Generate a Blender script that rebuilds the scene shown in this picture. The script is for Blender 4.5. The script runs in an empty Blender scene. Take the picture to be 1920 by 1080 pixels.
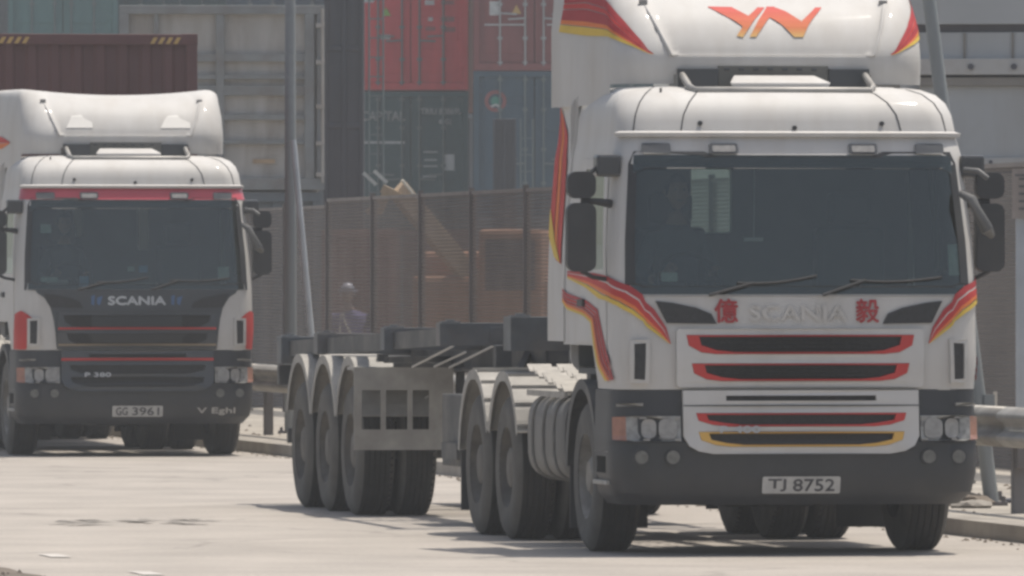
import bpy, bmesh, math, random
from mathutils import Vector, Matrix
from mathutils.geometry import tessellate_polygon
random.seed(7)
C = bpy.context.scene.collection
SC = bpy.context.scene
R = math.radians
F = 18700.0; H = 1.84           # focal length in px of a 1920 wide frame, eye height

# ---------------- camera, sky, sun, exposure ----------------
cam = bpy.data.cameras.new('camera'); co = bpy.data.objects.new('camera', cam); C.objects.link(co)
cam.sensor_width = 36; cam.lens = 36*F/1920; cam.clip_start = 1; cam.clip_end = 3000
co.location = (0, 0, H); co.rotation_euler = (R(90) - 15/F, 0, 0)
cam.dof.use_dof = True; cam.dof.focus_distance = 72; cam.dof.aperture_fstop = 20
SC.camera = co
w = bpy.data.worlds.new('World'); SC.world = w; w.use_nodes = True
nt = w.node_tree; nt.nodes.clear()
sky = nt.nodes.new('ShaderNodeTexSky'); sky.sky_type = 'NISHITA'; sky.sun_disc = False
SUN = Vector((.25, .18, 1.0)).normalized()
sky.sun_elevation = math.asin(SUN.z); sky.sun_rotation = math.atan2(SUN.x, SUN.y)
sky.dust_density = 3.0; sky.ozone_density = .6; sky.air_density = 1.0
bg = nt.nodes.new('ShaderNodeBackground'); bg.inputs[1].default_value = .13
out = nt.nodes.new('ShaderNodeOutputWorld')
hs = nt.nodes.new('ShaderNodeHueSaturation'); hs.inputs['Saturation'].default_value = .72
nt.links.new(sky.outputs[0], hs.inputs['Color']); nt.links.new(hs.outputs[0], bg.inputs[0]); nt.links.new(bg.outputs[0], out.inputs[0])
sl = bpy.data.lights.new('sun', 'SUN'); sl.energy = 4.2; sl.angle = R(.5); sl.color = (1, .93, .83)
so = bpy.data.objects.new('sun', sl); C.objects.link(so)
so.rotation_euler = (-SUN).to_track_quat('-Z', 'Y').to_euler(); so.location = (0, 0, 60)
SC.view_settings.view_transform = 'Standard'; SC.view_settings.look = 'None'
SC.view_settings.exposure = 0.08; SC.view_settings.gamma = 1
SC.render.engine = 'CYCLES'
SC.cycles.max_bounces = 6; SC.cycles.volume_bounces = 0; SC.cycles.transparent_max_bounces = 24
SC.cycles.filter_width = 2.9
SC.cycles.use_denoising = True

# ---------------- materials ----------------
def N(t, k, **kw):
    n = t.nodes.new(k)
    for a, v in kw.items(): setattr(n, a, v)
    return n
def mat(name, col, rough=.5, metal=0, var=.12, scale=3.0, bump=0., coat=0., dirt=None, dscale=1.2, damt=.4, stretch=(1,1,1), spec=.5, bscale=40):
    m = bpy.data.materials.new(name); m.use_nodes = True; t = m.node_tree
    b = t.nodes['Principled BSDF']; L = t.links
    b.inputs['Roughness'].default_value = rough; b.inputs['Metallic'].default_value = metal
    b.inputs['Specular IOR Level'].default_value = spec
    if coat: b.inputs['Coat Weight'].default_value = coat; b.inputs['Coat Roughness'].default_value = .08
    tc = N(t, 'ShaderNodeTexCoord'); mp = N(t, 'ShaderNodeMapping'); mp.inputs['Scale'].default_value = stretch
    L.new(tc.outputs['Object'], mp.inputs[0])
    n = N(t, 'ShaderNodeTexNoise'); n.inputs['Scale'].default_value = scale; n.inputs['Detail'].default_value = 5
    L.new(mp.outputs[0], n.inputs['Vector'])
    mr = N(t, 'ShaderNodeMapRange'); mr.inputs[1].default_value = .3; mr.inputs[2].default_value = .7
    mr.inputs[3].default_value = 1-var; mr.inputs[4].default_value = 1+var*.6
    L.new(n.outputs[0], mr.inputs[0])
    mx = N(t, 'ShaderNodeMix', data_type='RGBA', blend_type='MULTIPLY'); mx.inputs[0].default_value = 1
    mx.inputs[6].default_value = (*col, 1); L.new(mr.outputs[0], mx.inputs[7])
    last = mx.outputs[2]
    if dirt:
        n2 = N(t, 'ShaderNodeTexNoise'); n2.inputs['Scale'].default_value = dscale; n2.inputs['Detail'].default_value = 8; n2.inputs['Roughness'].default_value = .65
        L.new(mp.outputs[0], n2.inputs['Vector'])
        r2 = N(t, 'ShaderNodeMapRange'); r2.inputs[1].default_value = .45; r2.inputs[2].default_value = .7; r2.inputs[3].default_value = 0; r2.inputs[4].default_value = damt
        L.new(n2.outputs[0], r2.inputs[0])
        m2 = N(t, 'ShaderNodeMix', data_type='RGBA'); L.new(r2.outputs[0], m2.inputs[0]); L.new(last, m2.inputs[6]); m2.inputs[7].default_value = (*dirt, 1)
        last = m2.outputs[2]
    L.new(last, b.inputs['Base Color'])
    if bump:
        n3 = N(t, 'ShaderNodeTexNoise'); n3.inputs['Scale'].default_value = bscale; n3.inputs['Detail'].default_value = 4
        L.new(tc.outputs['Object'], n3.inputs['Vector'])
        bp = N(t, 'ShaderNodeBump'); bp.inputs['Strength'].default_value = bump; bp.inputs['Distance'].default_value = .02
        L.new(n3.outputs[0], bp.inputs['Height']); L.new(bp.outputs[0], b.inputs['Normal'])
    return m
def glassmat(name, tint, gl=.06, rough=.03):
    m = bpy.data.materials.new(name); m.use_nodes = True; t = m.node_tree; t.nodes.clear(); L = t.links
    o = N(t, 'ShaderNodeOutputMaterial'); tr = N(t, 'ShaderNodeBsdfTransparent'); tr.inputs[0].default_value = (*tint, 1)
    g = N(t, 'ShaderNodeBsdfGlossy'); g.inputs['Roughness'].default_value = rough; g.inputs[0].default_value = (.93, 1, .92, 1)
    fr = N(t, 'ShaderNodeFresnel'); fr.inputs[0].default_value = 1.5
    ad = N(t, 'ShaderNodeMath', operation='ADD'); ad.inputs[1].default_value = gl; L.new(fr.outputs[0], ad.inputs[0])
    mx = N(t, 'ShaderNodeMixShader'); L.new(ad.outputs[0], mx.inputs[0]); L.new(tr.outputs[0], mx.inputs[1]); L.new(g.outputs[0], mx.inputs[2])
    L.new(mx.outputs[0], o.inputs[0]); return m
def gradmat(name, stops, z0, z1, rough=.35):
    """painted decal whose ink runs from one colour to another over its height"""
    m = bpy.data.materials.new(name); m.use_nodes = True; t = m.node_tree; b = t.nodes['Principled BSDF']; L = t.links
    b.inputs['Roughness'].default_value = .75; b.inputs['Specular IOR Level'].default_value = .12
    tc = N(t, 'ShaderNodeTexCoord'); sx = N(t, 'ShaderNodeSeparateXYZ'); L.new(tc.outputs['Object'], sx.inputs[0])
    mr = N(t, 'ShaderNodeMapRange'); mr.inputs[1].default_value = z0; mr.inputs[2].default_value = z1; L.new(sx.outputs[2], mr.inputs[0])
    cr = N(t, 'ShaderNodeValToRGB'); L.new(mr.outputs[0], cr.inputs[0])
    e = cr.color_ramp.elements; e[0].position = stops[0][0]; e[0].color = (*stops[0][1], 1); e[1].position = stops[-1][0]; e[1].color = (*stops[-1][1], 1)
    for p, c in stops[1:-1]: x = e.new(p); x.color = (*c, 1)
    L.new(cr.outputs[0], b.inputs['Base Color']); return m

M = {}
M['white'] = mat('white_paint', (.52, .508, .488), .6, var=.06, coat=.05, spec=.3, dirt=(.36, .32, .27), dscale=2.2, damt=.32, stretch=(1.6, 1, .35))
M['white_panel'] = mat('white_plastic', (.52, .508, .488), .5, var=.05, dirt=(.36, .32, .27), dscale=2.5, damt=.32, stretch=(1.3, 1, .6))
M['black'] = mat('black_plastic', (.030, .032, .036), .6, var=.25, dirt=(.09, .085, .075), damt=.3)
M['bumper'] = mat('dark_bumper', (.030, .032, .037), .55, var=.2, dirt=(.06, .058, .054), dscale=2, damt=.35)
M['charcoal'] = mat('charcoal_paint', (.042, .047, .054), .4, var=.1, coat=.3, dirt=(.08, .08, .075), damt=.2)
M['slot'] = mat('grille_mesh', (.028, .028, .030), .7, var=.4, scale=60)
M['rubber'] = mat('tyre_rubber', (.025, .024, .023), .85, var=.2, dirt=(.055, .052, .047), dscale=4, damt=.5, bump=.3)
M['rim'] = mat('dusty_steel_rim', (.25, .235, .21), .6, .3, var=.3, scale=8, dirt=(.12, .11, .1), dscale=6, damt=.6)
M['chassis'] = mat('chassis_steel', (.05, .052, .055), .6, .1, var=.25, dirt=(.17, .155, .13), dscale=3, damt=.5)
M['deckedge'] = mat('worn_blue_grey_steel', (.085, .095, .105), .55, .1, var=.3, scale=5, dirt=(.19, .15, .12), dscale=2, damt=.5)
M['fender'] = mat('dusty_grey_mudguard', (.34, .325, .295), .7, var=.2, scale=5, dirt=(.17, .155, .135), dscale=3, damt=.5)
M['fenderdark'] = mat('dark_mudguard', (.085, .085, .082), .7, var=.25, dirt=(.2, .18, .155), dscale=3, damt=.5)
M['alu'] = mat('dull_aluminium', (.36, .35, .33), .5, .3, var=.25, scale=6, dirt=(.2, .18, .15), damt=.5)
M['palepatch'] = mat('pale_blotch', (.70, .68, .64), .6, var=.05)
M['dustlight'] = mat('dusty_tread_plate', (.36, .34, .305), .8, var=.2, scale=12)
M['foglens'] = mat('dim_fog_lens', (.14, .14, .13), .3, var=.3, scale=30)
M['dullgold'] = mat('dull_gold_trim', (.26, .20, .13), .5, var=.1)
M['curtain'] = mat('pale_curtain', (.75, .68, .60), .9, var=.1)
M['bracket'] = mat('olive_grey_bracket', (.12, .12, .11), .7, var=.2)
M['sidewall'] = mat('dusty_sidewall', (.105, .10, .09), .9, var=.25, scale=5, dirt=(.06, .057, .052), dscale=3, damt=.5)
M['dualrim'] = mat('dusty_dark_rim', (.13, .12, .105), .8, var=.3, scale=8, dirt=(.07, .065, .06), dscale=6, damt=.5)
M['tank'] = mat('dusty_tank', (.19, .183, .17), .75, var=.2, scale=4, dirt=(.11, .105, .095), dscale=4, damt=.6, stretch=(1, 1, .4))
M['rodbright'] = mat('bare_rod', (.55, .54, .52), .4, .2, var=.1)
M['mirgrey'] = mat('grey_mirror_arm', (.11, .11, .108), .5, .1, var=.1)
M['chrome'] = mat('bright_metal', (.7, .7, .7), .2, .9, var=.05)
M['red'] = mat('red_decal', (.50, .055, .05), .65, spec=.2, var=.1)
M['darkred'] = mat('deep_red_decal', (.38, .045, .05), .65, spec=.2, var=.1)
M['orange'] = mat('orange_decal', (.70, .20, .06), .65, spec=.2, var=.1)
M['yellow'] = mat('yellow_decal', (.66, .46, .08), .65, spec=.2, var=.1)
M['gold'] = mat('gold_trim', (.62, .36, .07), .4, var=.1)
M['band'] = mat('red_band', (.50, .06, .085), .4, var=.08, coat=.3)
M['lamp'] = mat('lamp_lens', (.30, .295, .28), .3, .1, var=.35, scale=25)
M['lampring'] = mat('lamp_reflector', (.30, .29, .275), .35, .2, var=.2, scale=30)
M['amber'] = mat('amber_lens', (.34, .16, .11), .3, var=.2, scale=20)
M['glass'] = glassmat('windscreen_glass', (.52, .60, .57), .06)
M['rearglass'] = glassmat('rear_glass', (.68, .72, .68), .02)
M['sideglass'] = glassmat('side_glass', (.6, .66, .64), .10)
M['trim'] = mat('cab_lining', (.10, .105, .105), .8, var=.2)
M['seat'] = mat('seat_fabric', (.045, .05, .055), .9, var=.2)
M['plate'] = mat('plate_white', (.42, .42, .41), .4, var=.12, scale=14)
M['ink'] = mat('black_ink', (.07, .07, .08), .6, var=.1)
M['silver'] = mat('silver_letters', (.50, .51, .52), .35, .3, var=.1)
M['faint'] = mat('faded_letters', (.50, .48, .45), .5, var=.1)
M['bluemark'] = mat('faded_blue_mark', (.06, .12, .24), .5, var=.2)
M['sticker'] = mat('pale_sticker', (.40, .47, .44), .6, var=.15, scale=20)
M['bluestick'] = mat('blue_sticker', (.12, .28, .45), .6, var=.15)
M['skin'] = mat('skin', (.30, .19, .14), .6, var=.1)
M['hair'] = mat('dark_hair', (.02, .018, .016), .8, var=.2)
M['shirt'] = mat('grey_shirt', (.09, .10, .115), .9, var=.15)
M['trousers'] = mat('dark_trousers', (.04, .045, .06), .9, var=.15)
M['purple'] = mat('purple_shirt', (.16, .14, .28), .9, var=.2)
M['strap'] = mat('pale_strap', (.62, .58, .5), .7, var=.2)
M['helmet'] = mat('pale_helmet', (.34, .34, .40), .35, var=.1)
M['galv'] = mat('galvanised_steel', (.33, .315, .285), .55, .2, var=.25, scale=4, dirt=(.17, .145, .12), dscale=1.5, damt=.55)
M['railpost'] = mat('rail_post_steel', (.16, .155, .16), .6, .2, var=.25, dirt=(.14, .11, .09), damt=.5)
M['pole'] = mat('grey_pole_paint', (.25, .27, .275), .5, .2, var=.15, dirt=(.26, .26, .25), damt=.4, stretch=(1, 1, .2))
M['polelight'] = mat('light_pole_paint', (.46, .49, .52), .45, .1, var=.15)
M['tan'] = mat('tan_machine_paint', (.42, .30, .19), .6, var=.2, dirt=(.3, .26, .2), damt=.5)
M['machine'] = mat('orange_machine_paint', (.36, .17, .09), .6, var=.25, dirt=(.3, .2, .13), damt=.4)
M['crane'] = mat('dark_crane_steel', (.040, .046, .058), .6, var=.25, stretch=(3, 1, .2), dirt=(.07, .06, .06), damt=.4)
M['board'] = mat('sign_board', (.33, .28, .25), .7, var=.2, scale=8)

# ---------------- mesh builder ----------------
class MB:
    def __init__(s): s.v = []; s.f = []; s.mi = []
    def add(s, vs, fs, mi=0):
        o = len(s.v); s.v += [tuple(p) for p in vs]
        s.f += [tuple(i+o for i in f) for f in fs]; s.mi += [mi]*len(fs)
    def box(s, a, b, mi=0, mx=None):
        x0, y0, z0 = a; x1, y1, z1 = b
        vs = [Vector(p) for p in ((x0,y0,z0),(x1,y0,z0),(x1,y1,z0),(x0,y1,z0),(x0,y0,z1),(x1,y0,z1),(x1,y1,z1),(x0,y1,z1))]
        if mx: vs = [mx @ p for p in vs]
        s.add(vs, [(0,3,2,1),(4,5,6,7),(0,1,5,4),(1,2,6,5),(2,3,7,6),(3,0,4,7)], mi)
    def bar(s, p, q, w_, h_=None, mi=0):
        p = Vector(p); q = Vector(q); d = q-p; L = d.length; h_ = h_ or w_
        mx = Matrix.Translation(p) @ d.to_track_quat('Z', 'Y').to_matrix().to_4x4()
        s.box((-w_/2, -h_/2, 0), (w_/2, h_/2, L), mi, mx)
    def tube(s, pts, r, n=10, mi=0, cap=True):
        pts = [Vector(p) for p in pts]; rs = r if isinstance(r, (list, tuple)) else [r]*len(pts)
        up = Vector((0, 0, 1)); rings = []; o = []
        for i, p in enumerate(pts):
            d = (pts[min(i+1, len(pts)-1)] - pts[max(i-1, 0)]).normalized()
            a = d.cross(up)
            if a.length < .05: a = d.cross(Vector((0, 1, 0)))
            a.normalize(); b = a.cross(d)
            rings.append([p + (a*math.cos(k*2*math.pi/n) + b*math.sin(k*2*math.pi/n))*rs[i] for k in range(n)])
        vs = [q for r_ in rings for q in r_]; fs = []
        for i in range(len(pts)-1):
            for k in range(n): fs.append((i*n+k, i*n+(k+1) % n, (i+1)*n+(k+1) % n, (i+1)*n+k))
        if cap: fs.append(tuple(range(n))[::-1]); fs.append(tuple((len(pts)-1)*n+k for k in range(n)))
        s.add(vs, fs, mi)
    def lathe_x(s, prof, cx, cy, cz, n=48, mi=0, sg=1, mis=None):
        """prof: (x, r) revolved about an axis along x"""
        vs = []; 
        for (x, r) in prof:
            for k in range(n):
                a = 2*math.pi*k/n; vs.append((cx+sg*x, cy+r*math.cos(a), cz+r*math.sin(a)))
        for i in range(len(prof)-1):
            fs = [(i*n+k, i*n+(k+1) % n, (i+1)*n+(k+1) % n, (i+1)*n+k) for k in range(n)]
            s.add([], [], 0)
            for f in fs: s.f.append(tuple(j+len(s.v) for j in f)); s.mi.append(mis[i] if mis else mi)
        s.v += vs
    def disc(s, c, r, t, axis='y', n=24, mi=0):
        c = Vector(c); d = {'x': Vector((t, 0, 0)), 'y': Vector((0, t, 0)), 'z': Vector((0, 0, t))}[axis]
        s.tube([c, c+d], r, n, mi)
    def grid(s, fn, us, vs_, mi=0, skip=None, mif=None):
        o = len(s.v); nu = len(us)
        for v in vs_:
            for u in us: s.v.append(tuple(fn(u, v)))
        for j in range(len(vs_)-1):
            for i in range(nu-1):
                um = (us[i]+us[i+1])/2; vm = (vs_[j]+vs_[j+1])/2
                if skip and skip(um, vm): continue
                s.f.append((o+j*nu+i, o+j*nu+i+1, o+(j+1)*nu+i+1, o+(j+1)*nu+i)); s.mi.append(mif(um, vm) if mif else mi)
    def plate(s, loops, fn, t0, t1, mi=0, dl=.08):
        """a cut-out (outer loop + holes, 2-D) given thickness and laid on fn(u, v, offset)"""
        L2 = []
        for lp in loops:
            q = []
            for a, b in zip(lp, lp[1:]+lp[:1]):
                d = math.hypot(b[0]-a[0], b[1]-a[1]); k = max(1, int(d/dl))
                for i in range(k): q.append((a[0]+(b[0]-a[0])*i/k, a[1]+(b[1]-a[1])*i/k))
            L2.append(q)
        tris = tessellate_polygon([[Vector((x, y, 0)) for x, y in q] for q in L2])
        flat = [p for q in L2 for p in q]; n = len(flat); o = len(s.v)
        for off in (t1, t0):
            for p in flat: s.v.append(tuple(fn(p[0], p[1], off)))
        for t in tris:
            a, b, c = t; A, B, D = (Vector(flat[i]) for i in (a, b, c))
            if (B-A).cross(D-A) if False else ((B.x-A.x)*(D.y-A.y)-(B.y-A.y)*(D.x-A.x)) < 0: a, c = c, a
            s.f.append((o+a, o+b, o+c)); s.mi.append(mi)
            s.f.append((o+n+c, o+n+b, o+n+a)); s.mi.append(mi)
        k0 = 0
        for q in L2:
            m_ = len(q)
            for i in range(m_):
                a, b = k0+i, k0+(i+1) % m_
                s.f.append((o+a, o+n+a, o+n+b, o+b)); s.mi.append(mi)
            k0 += m_
    def scan(s, poly, fn, off, dz=.012, mi=0):
        z0 = min(p[1] for p in poly); z1 = max(p[1] for p in poly); n = int((z1-z0)/dz)+1
        def cuts(z):
            xs = []
            for a, b in zip(poly, poly[1:]+poly[:1]):
                if (a[1] > z) != (b[1] > z): xs.append((a[0]+(z-a[1])/(b[1]-a[1])*(b[0]-a[0])))
            return sorted(xs)
        for i in range(n):
            a, b = z0+(z1-z0)*i/n, z0+(z1-z0)*(i+1)/n; ca_, cb_ = cuts(a+1e-4), cuts(b-1e-4)
            if len(ca_) != len(cb_): ca_ = cb_ = cuts((a+b)/2)
            for k in range(0, len(ca_)-1, 2):
                m_ = max(1, int(abs(ca_[k+1]-ca_[k])/.05))
                for j in range(m_):
                    q = [(ca_[k]+(ca_[k+1]-ca_[k])*t/m_, a) for t in (j, j+1)]+[(cb_[k]+(cb_[k+1]-cb_[k])*t/m_, b) for t in (j+1, j)]
                    s.add([fn(u, v, off) for u, v in q], [(0, 1, 2, 3)], mi)
    def strip(s, up, lo, fn, off, bands, sub=4):
        """band between two polylines on a surface, split across into coloured bands [(t0,t1,mi)]"""
        def samp(pl, n):
            out = []
            for i in range(n+1):
                t = i/n*(len(pl)-1); k = min(int(t), len(pl)-2); u = t-k
                out.append((pl[k][0]+(pl[k+1][0]-pl[k][0])*u, pl[k][1]+(pl[k+1][1]-pl[k][1])*u))
            return out
        n = 28; A = samp(up, n); B = samp(lo, n)
        for t0, t1, mi in bands:
            vs = []
            for i in range(n+1):
                for j in range(sub+1):
                    t = t0+(t1-t0)*j/sub
                    vs.append(fn(A[i][0]+(B[i][0]-A[i][0])*t, A[i][1]+(B[i][1]-A[i][1])*t, off))
            fs = [(i*(sub+1)+j, i*(sub+1)+j+1, (i+1)*(sub+1)+j+1, (i+1)*(sub+1)+j) for i in range(n) for j in range(sub)]
            s.add(vs, fs, mi)
    def build(s, name, mats, parent=None, smooth=None, bevel=0, loc=None, rz=0):
        me = bpy.data.meshes.new(name); me.from_pydata(s.v, [], s.f)
        if not isinstance(mats, (list, tuple)): mats = [mats]
        for m in mats: me.materials.append(M[m] if isinstance(m, str) else m)
        for p, i in zip(me.polygons, s.mi): p.material_index = i
        me.validate(); me.update()
        if smooth:
            me.shade_smooth(); me.set_sharp_from_angle(angle=R(smooth))
        o = bpy.data.objects.new(name, me); C.objects.link(o)
        if parent: o.parent = parent
        if loc: o.location = loc
        o.rotation_euler.z = rz
        if bevel:
            b = o.modifiers.new('bevel', 'BEVEL'); b.width = bevel; b.segments = 2; b.limit_method = 'ANGLE'; b.angle_limit = R(40)
        return o
def empty(name, loc=(0, 0, 0), rz=0, parent=None):
    o = bpy.data.objects.new(name, None); C.objects.link(o); o.location = loc; o.rotation_euler = (0, 0, rz); o.empty_display_size = .2
    if parent: o.parent = parent
    return o
def tag(o, label=None, cat=None, group=None, kind=None):
    if label: o['label'] = label
    if cat: o['category'] = cat
    if group: o['group'] = group
    if kind: o['kind'] = kind
    return o
def part(mb, name, mats, parent, **k): return mb.build(name, mats, parent, **k)
def copy_tree(o, parent=None):
    c = o.copy(); C.objects.link(c); c.parent = parent
    for ch in list(o.children): copy_tree(ch, c)
    return c
def text_geo(txt, width, height, extr=0.0):
    cu = bpy.data.curves.new('t', 'FONT'); cu.body = txt; cu.resolution_u = 3; cu.align_x = 'LEFT'
    ob = bpy.data.objects.new('t', cu); C.objects.link(ob); bpy.context.view_layer.update()
    dg = bpy.context.evaluated_depsgraph_get(); e = ob.evaluated_get(dg); me = e.to_mesh()
    vs = [v.co.copy() for v in me.vertices]; fs = [tuple(p.vertices) for p in me.polygons]
    e.to_mesh_clear(); bpy.data.objects.remove(ob); bpy.data.curves.remove(cu)
    if not vs: return [], []
    x0 = min(v.x for v in vs); x1 = max(v.x for v in vs); y0 = min(v.y for v in vs); y1 = max(v.y for v in vs)
    return [((v.x-x0)/(x1-x0)*width-width/2, (v.y-y0)/(y1-y0)*height-height/2) for v in vs], fs
def put_text(mb, txt, wd, ht, fn, mi=0, bold=0):
    """fn(u, v) -> point"""
    vs, fs = text_geo(txt, wd, ht)
    for d in ([(0, 0)] if not bold else [(0, 0), (bold, 0), (-bold, 0), (0, bold), (0, -bold)]):
        k = abs(d[0])*.1+abs(d[1])*.13+(d[0]+d[1])*.02
        mb.add([fn(u+d[0], v+d[1], k) for u, v in vs], fs, mi)

# ---------------- the road, kerb, pavement ----------------
KD = Vector((-.173, 1, 0)).normalized(); KN = Vector((KD.y, -KD.x, 0))    # along the kerb, and away from the road
K0 = Vector((3.15, 72.1, 0))
def kp(Y, dx=0, z=0):
    """point dx metres (measured along world x) behind the kerb line at depth Y"""
    return Vector((K0.x-.173*(Y-K0.y)+dx, Y, z))
def roadmat():
    m = mat('road_concrete', (.355, .322, .285), .85, var=.16, scale=.8, bump=.25, bscale=60)
    t = m.node_tree; L = t.links; b = t.nodes['Principled BSDF']
    src = b.inputs['Base Color'].links[0].from_socket
    tc = N(t, 'ShaderNodeTexCoord'); mp = N(t, 'ShaderNodeMapping'); mp.inputs['Rotation'].default_value = (0, 0, R(-9.8)); mp.inputs['Scale'].default_value = (1, .12, 1)
    L.new(tc.outputs['Object'], mp.inputs[0])
    # long wheel-track stains
    n = N(t, 'ShaderNodeTexNoise'); n.inputs['Scale'].default_value = 1.6; n.inputs['Detail'].default_value = 6; n.inputs['Roughness'].default_value = .6
    L.new(mp.outputs[0], n.inputs['Vector'])
    r = N(t, 'ShaderNodeMapRange'); r.inputs[1].default_value = .5; r.inputs[2].default_value = .72; r.inputs[3].default_value = 0; r.inputs[4].default_value = .55
    L.new(n.outputs[0], r.inputs[0])
    mx = N(t, 'ShaderNodeMix', data_type='RGBA'); L.new(r.outputs[0], mx.inputs[0]); L.new(src, mx.inputs[6]); mx.inputs[7].default_value = (.315, .288, .255, 1)
    # fine aggregate
    n2 = N(t, 'ShaderNodeTexNoise'); n2.inputs['Scale'].default_value = 28; n2.inputs['Detail'].default_value = 3
    L.new(tc.outputs['Object'], n2.inputs['Vector'])
    r2 = N(t, 'ShaderNodeMapRange'); r2.inputs[1].default_value = .3; r2.inputs[2].default_value = .7; r2.inputs[3].default_value = .86; r2.inputs[4].default_value = 1.1
    L.new(n2.outputs[0], r2.inputs[0])
    m2 = N(t, 'ShaderNodeMix', data_type='RGBA', blend_type='MULTIPLY'); m2.inputs[0].default_value = 1; L.new(mx.outputs[2], m2.inputs[6]); L.new(r2.outputs[0], m2.inputs[7])
    # thin cracks
    vo = N(t, 'ShaderNodeTexVoronoi', feature='DISTANCE_TO_EDGE'); vo.inputs['Scale'].default_value = .22
    n4 = N(t, 'ShaderNodeTexNoise'); n4.inputs['Scale'].default_value = .9; n4.inputs['Detail'].default_value = 5; L.new(tc.outputs['Object'], n4.inputs['Vector'])
    va = N(t, 'ShaderNodeMix', data_type='VECTOR') if False else N(t, 'ShaderNodeVectorMath', operation='ADD')
    L.new(tc.outputs['Object'], va.inputs[0]); L.new(n4.outputs[1], va.inputs[1]); L.new(va.outputs[0], vo.inputs['Vector'])
    r3 = N(t, 'ShaderNodeMapRange'); r3.inputs[1].default_value = .0; r3.inputs[2].default_value = .012; r3.inputs[3].default_value = .72; r3.inputs[4].default_value = 1
    L.new(vo.outputs[0], r3.inputs[0])
    m3 = N(t, 'ShaderNodeMix', data_type='RGBA', blend_type='MULTIPLY'); m3.inputs[0].default_value = 1; L.new(m2.outputs[2], m3.inputs[6]); L.new(r3.outputs[0], m3.inputs[7])
    # darker wheel paths worn along the lane and oil drips between them
    n5 = N(t, 'ShaderNodeTexNoise'); n5.inputs['Scale'].default_value = 3.2; n5.inputs['Detail'].default_value = 4; L.new(tc.outputs['Object'], n5.inputs['Vector'])
    r5 = N(t, 'ShaderNodeMapRange'); r5.inputs[1].default_value = .66; r5.inputs[2].default_value = .74; r5.inputs[3].default_value = 1; r5.inputs[4].default_value = .74; L.new(n5.outputs[0], r5.inputs[0])
    m5 = N(t, 'ShaderNodeMix', data_type='RGBA', blend_type='MULTIPLY'); m5.inputs[0].default_value = 1; L.new(m3.outputs[2], m5.inputs[6]); L.new(r5.outputs[0], m5.inputs[7])
    L.new(m5.outputs[2], b.inputs['Base Color']); return m
M['road'] = roadmat()
M['ground'] = mat('yard_ground', (.20, .185, .165), .9, var=.2, scale=.5)
M['pave'] = mat('dusty_pavement', (.36, .33, .285), .9, var=.25, scale=1.2, dirt=(.2, .175, .14), dscale=1.5, damt=.6)
M['kerb'] = mat('kerb_concrete', (.30, .275, .24), .85, var=.25, scale=2, dirt=(.16, .14, .12), damt=.6)
M['patch'] = mat('tar_patch', (.30, .275, .245), .8, var=.3, scale=5)
M['paint'] = mat('road_paint', (.50, .47, .43), .7, var=.2, scale=8)
m = MB(); m.box((-900, -300, -.4), (900, 2500, -.012)); tag(part(m, 'ground', 'ground', None), kind='structure')
def quadstrip(p, q, dx0, dx1, z0, z1, name, mt):
    m = MB(); n = 40; a = []
    for i in range(n+1):
        Y = p+(q-p)*i/n; a += [kp(Y, dx0, z1), kp(Y, dx1, z1), kp(Y, dx0, z0), kp(Y, dx1, z0)]
    fs = []
    for i in range(n):
        k = 4*i; fs += [(k, k+1, k+5, k+4), (k, k+4, k+6, k+2), (k+1, k+3, k+7, k+5)]
    fs += [(0, 2, 3, 1), (4*n, 4*n+1, 4*n+3, 4*n+2)]
    m.add(a, fs); return tag(part(m, name, mt, None), kind='structure')
quadstrip(-60, 420, -15.0, .0, -.2, 0, 'road', 'road')
quadstrip(-60, 420, .0, .28, -.2, .12, 'kerb', 'kerb')
quadstrip(-60, 420, .28, 4.6, -.2, .115, 'pavement', 'pave')
# near verge at the lower left corner of the view
m = MB(); pts = []
for i in range(30):
    Y = 56+i*.35; pts.append((Y, -2.78-.19*(Y-60)+random.uniform(-.03, .03)))
a = []
for Y, X in pts: a += [(X, Y, .05), (X-5, Y, .09), (X, Y, -.05)]
m.add(a, [(3*i, 3*i+3, 3*i+4, 3*i+1) for i in range(29)]+[(3*i, 3*i+2, 3*i+5, 3*i+3) for i in range(29)])
M['verge'] = mat('brown_verge', (.15, .125, .10), .95, var=.35, scale=6, bump=.8)
tag(part(m, 'verge', 'verge', None), kind='structure')
m = MB()
for Y, X in pts:
    for k in range(2):
        s_ = random.uniform(.008, .022); x = X+random.uniform(-.5, .03); y = Y+random.uniform(-.1, .1); z = .05
        m.add([(x-s_, y-s_, z), (x+s_, y-s_*.7, z), (x+s_*.8, y+s_, z), (x-s_, y+s_, z), (x, y, z+s_*1.2)], [(0, 1, 4), (1, 2, 4), (2, 3, 4), (3, 0, 4)])
tag(part(m, 'gravel', 'verge', None), 'brown grit and pebbles scattered along the near verge', 'gravel', kind='stuff')
# grit gathered along the kerb foot
random.seed(11); m = MB()
for k in range(420):
    Y = random.uniform(66, 118); d = -abs(random.gauss(0, .16))-.01; p = kp(Y, d, 0); s_ = random.uniform(.006, .022)
    m.add([(p.x-s_, p.y-s_, 0), (p.x+s_, p.y-s_*.6, 0), (p.x+s_*.7, p.y+s_, 0), (p.x-s_, p.y+s_*.8, 0), (p.x, p.y, s_*.9)], [(0, 1, 4), (1, 2, 4), (2, 3, 4), (3, 0, 4)])
for k in range(260):
    Y = random.uniform(68, 118); d = random.uniform(.35, 3.6); p = kp(Y, d, .115); s_ = random.uniform(.008, .035)
    m.add([(p.x-s_, p.y-s_, p.z), (p.x+s_, p.y-s_*.6, p.z), (p.x+s_*.7, p.y+s_, p.z), (p.x-s_, p.y+s_*.8, p.z), (p.x, p.y, p.z+s_*.7)], [(0, 1, 4), (1, 2, 4), (2, 3, 4), (3, 0, 4)])
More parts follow.
